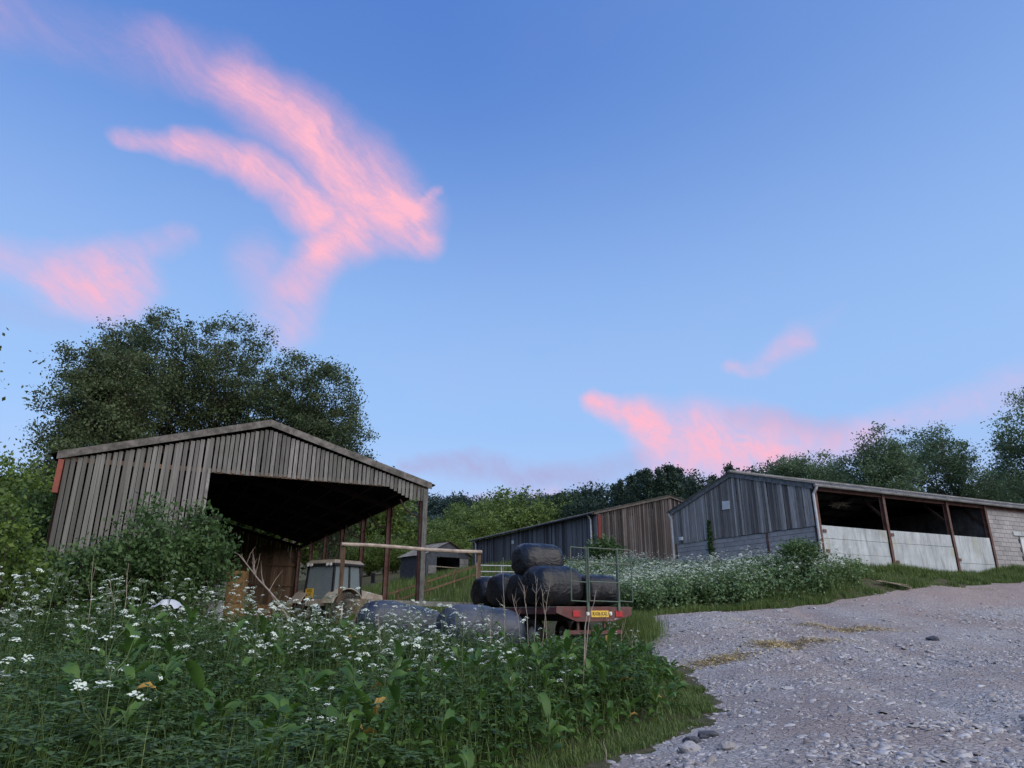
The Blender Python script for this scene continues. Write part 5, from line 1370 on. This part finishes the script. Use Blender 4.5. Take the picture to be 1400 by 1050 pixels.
blades('tall_grass', x, y, Hn(x, y), h, .007 + .006 * rg.random(len(x)), M['grass_blade'], 'long grass blades standing among the weeds', 72, .5)
N = 60000
x = 9 + 26 * rg.random(N); fy = np.interp(x, [p[0] for p in EDGE_F], [p[1] for p in EDGE_F]); sy = S0.y + (x - S0.x) * math.tan(ANG) - .15
y = fy - .35 + (sy - fy + .35) * rg.random(N); k_ = (y < sy) & (lattice(x, y, 1.3, 15) + .6 * lattice(x, y, .4, 16) + .5 * (sy - y < 1.4) > -.04) ; x, y = x[k_], y[k_]
blades('shed_grass', x, y, Hn(x, y), np.clip(.04 + .20 * rg.random(len(x)) + .35 * lattice(x, y, .8, 44), .02, .5) + .15 * (np.interp(x, [12, 40], [S0.y, S0.y + 13]) - y < 1), .018, M['grass_blade'], 'rough grass along the foot of the shed panels', 73)
N = 5000
y = 23 + 5 * rg.random(N); x = 3 + 9 * rg.random(N); fy = np.interp(x, [4.35, 6.2, 10.4, 13.9], [23.5, 24.5, 25.5, 27]); y = fy + np.abs(rg.normal(0, .6, N)) - .15
blades('bank_grass', x, y, Hn(x, y), np.clip(.05 + .2 * rg.random(N) + .3 * lattice(x, y, .6, 51), .03, .4), .014, M['grass_blade'], 'dark grass at the foot of the bank', 74)
N = 9000
tw = rg.random(N); x = 3.5 + rg.normal(0, .35, N); y = 21.4 + rg.normal(0, .7, N); k_ = x > 2.9; x, y = x[k_], y[k_]
blades('tussock_grass', x, y, Hn(x, y), .20 + .30 * rg.random(len(x)), .012, M['grass_blade'], 'grass tussock beside the trailer rear corner', 75)
N = 40000
x = -16 + 24 * rg.random(N); y = 27 + 34 * rg.random(N); lx = (x - L0.x) * AX.x + (y - L0.y) * AX.y; ly = (x - L0.x) * BX.x + (y - L0.y) * BX.y
mx_ = (x - M0.x) * AX.x + (y - M0.y) * AX.y
k_ = ~((lx > -.5) & (lx < LB + .6) & (ly < LL + .5)) & (mx_ < -.3); x, y = x[k_], y[k_]
blades('slope_grass', x, y, Hn(x, y), .2 + .5 * rg.random(len(x)), .03, M['grass_blade'], 'long grass on the slope beside the middle barn', 76)

# ------------------------------------------------------------------ dock plants: broad leaves, each a part
def dock_leaf(L, W, droop, seed):
    rr = random.Random(seed); n = 9; vs = []; fs = []; a = .95; x_, z = 0.0, 0.0
    for i in range(n + 1):
        t = i / n; q = max(0.0, (t - .14) / .86)
        hw_ = .006 + W / 2 * (q ** .45) * (1 - q ** 2.6) * 1.18
        w1 = .10 * W * math.sin(t * 19 + seed) ; w2 = .10 * W * math.sin(t * 23 + 2 + seed); tw = .25 * t * (rr.random() - .5)
        vs += [(x_, -hw_, z + hw_ * (.35 + tw) + w1 * q), (x_, 0, z - hw_ * .12), (x_, hw_, z + hw_ * (.35 - tw) + w2 * q)]
        x_ += L / n * math.cos(a); z += L / n * math.sin(a); a -= droop / n * (.4 + 1.2 * t)
    for i in range(n):
        b = 3 * i; fs += [(b, b + 3, b + 4, b + 1), (b + 1, b + 4, b + 5, b + 2)]
    V = np.array(vs); return mesh_np('leaf', V, fs, M['leaf_dock'], np.full(len(V), .15 + .7 * rr.random()), smooth=True)
DL = [dock_leaf(.29, .115, 1.4, 1), dock_leaf(.36, .145, 1.9, 2), dock_leaf(.25, .11, 2.2, 3), dock_leaf(.38, .135, 1.2, 4), dock_leaf(.32, .135, 2.5, 5), dock_leaf(.20, .09, 1.6, 6), dock_leaf(.34, .15, 2.1, 7), dock_leaf(.15, .07, 1.8, 8)]
DY = DL[2].copy(); DY.materials[0] = M['dockyellow']
rr = random.Random(41); docks = []
def dock(x, y, s, up, label, group, lift=0.0):
    e = thing('dock_plant', label, 'plant', (x, y, H(x, y) + lift), rr.uniform(0, 6.28), group); e.scale = (s, s, s)
    mb = MB(); hh = .20 + .35 * up; mb.tube([(0, 0, -.05 - lift), (0, 0, hh)], [.010, .005], 5); mb.obj('stalk', M['stem'], e, fix=False)
    n = rr.randint(10, 15); got = False
    for k in range(n):
        t = k / n; tilt = rr.gauss(0, .22) + .35 * (1 - t) - .25 * t
        yl = rr.random() < .015; got |= yl
        link('leaf', DY if yl else rr.choice(DL), e, (0, 0, hh * t * .85), (rr.gauss(0, .3), tilt, 2.4 * k + rr.gauss(0, .25)), (rr.uniform(.7, 1.1),) * 3)
    dock_tag(e, got)

def dock_tag(e, got):
    if got: e['label'] = e['label'].replace('broad-leaved dock', 'broad-leaved dock with a yellowing leaf')
tries = 0
while len(docks) < 180 and tries < 12000:
    tries += 1
    y = rr.uniform(5.4, 15.5); ex = float(edge_x(y)); x = ex - .38 - abs(rr.gauss(0, 1.2)) if rr.random() < .76 else rr.uniform(-.6 * y, ex - 1)
    if any((x - a) ** 2 + (y - b) ** 2 < .11 for a, b in docks) or abs(x / y) > .8: continue
    docks.append((x, y)); e_ = ex - x
    wh = float(weed_height(np.array([x]), np.array([y]))[0])
    if e_ < 1.5: dock(x, y, rr.uniform(.7, 1.05), rr.uniform(.4, 1.0), 'broad-leaved dock at the edge of the stony track', 'docks along the track edge', max(0, wh - .40))
    else: dock(x, y, rr.uniform(.75, 1.1), rr.uniform(.5, 1.0), 'broad-leaved dock pushing up through the nettles', 'docks in the weed patch', max(0, wh - .30))

# ------------------------------------------------------------------ dry stalks
def stalk(u0, v0, u1, v1, d, r, label, group=None, forks=0):
    a, b = at(u0, v0, d), at(u1, v1, d); e = thing('dry_stalk', label, 'stalk', a, 0, group); dd = b - a
    mb = MB(); mb.tube([Vector((0, 0, -.35)), dd * .35 + Vector((.012, 0, 0)), dd * .7 - Vector((.012, 0, 0)), dd], [r, r * .9, r * .75, r * .5], 5); mb.obj('stem', M['twig'], e)
    for k in range(forks):
        s = dd * R.uniform(.35, .95); q = s + Vector((R.uniform(-.16, .16), R.uniform(-.1, .1), R.uniform(.12, .35)))
        mb = MB(); mb.tube([s, s.lerp(q, .5) + Vector((R.gauss(0, .02), 0, 0)), q], [r * .5, r * .35, r * .18], 4); mb.obj('twig', M['twig'], e)
stalk(796, 905, 803, 838, 11.0, .011, 'pale broken stalk standing in front of the number plate')
stalk(799, 868, 813, 822, 11.2, .007, 'thin pale twig leaning against the broken stalk before the trailer', None, 2)
for k, (u, v, uu, vv) in enumerate(((722, 862, 716, 800), (730, 866, 735, 790), (741, 864, 752, 800), (712, 862, 700, 812), (748, 868, 741, 805))):
    stalk(u, v, uu, vv, 17.2, .008, 'bare branching dead stalk before the black bales', 'dead stalks before the bales', 5)
for k, (u, v, uu, vv) in enumerate(((690, 880, 688, 762), (170, 840, 176, 770), (160, 850, 150, 790), (520, 900, 518, 835), (122, 850, 128, 760), (832, 900, 836, 858), (846, 905, 852, 850), (862, 900, 866, 858), (668, 900, 672, 838))):
    stalk(u, v, uu, vv, 13.0, .006, 'single tall dry stalk rising out of the weeds', 'dry stalks in the weeds', 2)
stalk(828, 1034, 826, 1010, 8.7, .006, 'short dead stick upright in the grass at the track edge')

# ------------------------------------------------------------------ stones on the track
def shard(rg, flat):
    n = rg.integers(5, 8); a = np.sort(rg.random(n) * 2 * PI); r = .5 * (.7 + .5 * rg.random(n)); x_, y_ = r * np.cos(a), r * np.sin(a) * rg.uniform(.45, .85)
    h = flat * (.7 + .6 * rg.random()); tx_, ty_ = rg.normal(0, .10, 2)
    V = [(x_[i], y_[i], -h * .5) for i in range(n)] + [(x_[i] * .82 + .03, y_[i] * .82, h * .5 + tx_ * x_[i] + ty_ * y_[i]) for i in range(n)]
    T = [(n, n + i, n + i + 1) for i in range(1, n - 1)]
    for i in range(n): j = (i + 1) % n; T += [(i, j, n + j), (i, n + j, n + i)]
    return np.array(V), np.array(T)
rg = np.random.default_rng(90); SH = [shard(rg, f) for f in (.08, .11, .14, .18, .10, .24, .12, .20)]
SHM = [mesh_np('stone', V, T, M['stone'], np.full(len(V), .13 * i)) for i, (V, T) in enumerate(SH)]
N = 40000
y = 5.5 + 22 * rg.random(N) ** 1.15; x = (-.05 + .90 * rg.random(N)) * y
k_ = inpoly(x - .25 * rg.random(N) + 0, y, TRACK) | inpoly(x + .35 * rg.random(N) ** 2, y, TRACK); x, y = x[k_], y[k_]
dn = lattice(x, y, 2.6, 33) + .6 * lattice(x, y, .9, 34); k_ = (dn > -.04) | (rg.random(len(x)) < .22); x, y = x[k_], y[k_]
dd, _, _ = nearest_on_poly(x.copy(), y.copy(), TRACK); far_edge = (y > 20.5 + .22 * x) & (rg.random(len(x)) < .7); k_ = (dd > -1) & ~far_edge; x, y = x[k_], y[k_]
sz = np.clip(np.exp(rg.normal(math.log(.066), .58, len(x))), .025, .26); zt = TZp(x, y)
order = np.argsort(-(sz / np.hypot(x, y)))
rotz = rg.random(len(x)) * 2 * PI; tl = rg.normal(0, .22, (len(x), 2)); si = rg.integers(0, len(SH), len(x))
for q in order[:290]:
    o = link('stone', SHM[si[q]], track, (x[q], y[q], zt[q] + .004), (tl[q, 0] * .6, tl[q, 1] * .6, rotz[q]), (sz[q],) * 3)
Vs = []; Fs = []; Ts = []; n0 = 0
for q in order[290:]:
    V, T = SH[si[q]]; c_, s_ = math.cos(rotz[q]), math.sin(rotz[q]); v = V * sz[q]
    z_ = v[:, 2] + v[:, 0] * tl[q, 0] + v[:, 1] * tl[q, 1]
    Vs.append(np.stack([v[:, 0] * c_ - v[:, 1] * s_ + x[q], v[:, 0] * s_ + v[:, 1] * c_ + y[q], z_ + zt[q] + .002], 1)); Fs.append(T + n0); n0 += len(V); Ts.append(np.full(len(V), rg.random()))
o = link('shale', mesh_np('shale', np.concatenate(Vs), np.concatenate(Fs), M['stone'], np.concatenate(Ts)), track); tag(o, 'countless small shards of pale shale strewn over the track', kind='stuff')
# a few bigger stones at the near edge
def rock(u, v, s, mat, lab, seed, d):
    p_ = at(u, v, d); bm = bmesh.new(); bmesh.ops.create_icosphere(bm, subdivisions=3, radius=1)
    for vv in bm.verts:
        q = vv.co * 1.1 + Vector((seed * 3.1, 0, 0)); f = 1 + .35 * noise.noise(q) + .14 * noise.noise(q * 2.6)
        vv.co = Vector((round(vv.co.x * 2.2) / 2.2 * .35 + vv.co.x * .65, vv.co.y * .72, vv.co.z * .42)) * f
    me = bpy.data.meshes.new('rock'); bm.to_mesh(me); bm.free(); me.materials.append(mat)
    o = link('rock', me, None, (p_.x, p_.y, float(TZp(p_.x, p_.y)[0]) + s * .15), (0.1, 0, seed), (s, s, s)); tag(o, lab, 'rock')
rock(945, 1038, .17, M['stone'], 'largest grey rock at the near edge of the track', 1, 8.9)
rock(948, 1030, .12, M['darkstone'], 'dark rock tucked behind the largest grey one', 2, 9.4)
rock(971, 1024, .14, M['darkstone'], 'flat blackish rock lying alone on the pale shale', 3, 9.6)
rock(995, 1044, .13, M['stone'], 'pale angular rock beside the blackish flat one', 4, 8.7)
rock(1278, 888, .16, M['darkstone'], 'small dark lump lying in the middle of the open track', 5, 18.0)
rock(1065, 842, .16, M['stone'], 'pale stone at the foot of the flowery bank', 6, 23.8)
# straw scattered in patches
Vs = []; n_ = 0; B = []
for (u, v, d, rx, ry, n) in ((985, 911, 17.2, .75, .28, 2200), (1062, 901, 17.8, .5, .30, 2000), (1105, 897, 18.0, 1.0, .22, 1400), (1160, 873, 20.4, .9, .4, 2200), (1105, 869, 20.8, .5, .2, 350), (1210, 876, 20.0, .8, .3, 350), (1022, 866, 21.2, .6, .2, 220), (1330, 803, 28.0, 2.0, .5, 500)):
    p_ = at(u, v, d); n = n // 2; q = rg.normal(size=(n, 2)) * [rx * .62, ry * .75]; B.append(np.stack([p_.x + q[:, 0], p_.y + q[:, 1]], 1))
B = np.concatenate(B); n = len(B); z_ = TZp(B[:, 0], B[:, 1]) + .008 + .02 * rg.random(n); a = rg.random(n) * PI; l_ = .06 + .10 * rg.random(n); c_ = np.stack([B[:, 0], B[:, 1], z_], 1)
d_ = np.stack([np.cos(a) * l_ / 2, np.sin(a) * l_ / 2, rg.normal(0, .008, n)], 1); w_ = np.stack([-np.sin(a) * .007, np.cos(a) * .007, np.zeros(n)], 1)
V = np.stack([c_ - d_ - w_, c_ + d_ - w_, c_ + d_ + w_, c_ - d_ + w_], 1).reshape(-1, 3)
o = link('scattered_straw', mesh_np('scattered_straw', V, np.arange(4 * n).reshape(n, 4), M['straw'])); tag(o, 'yellow straw scattered in patches over the track', 'straw', kind='stuff')
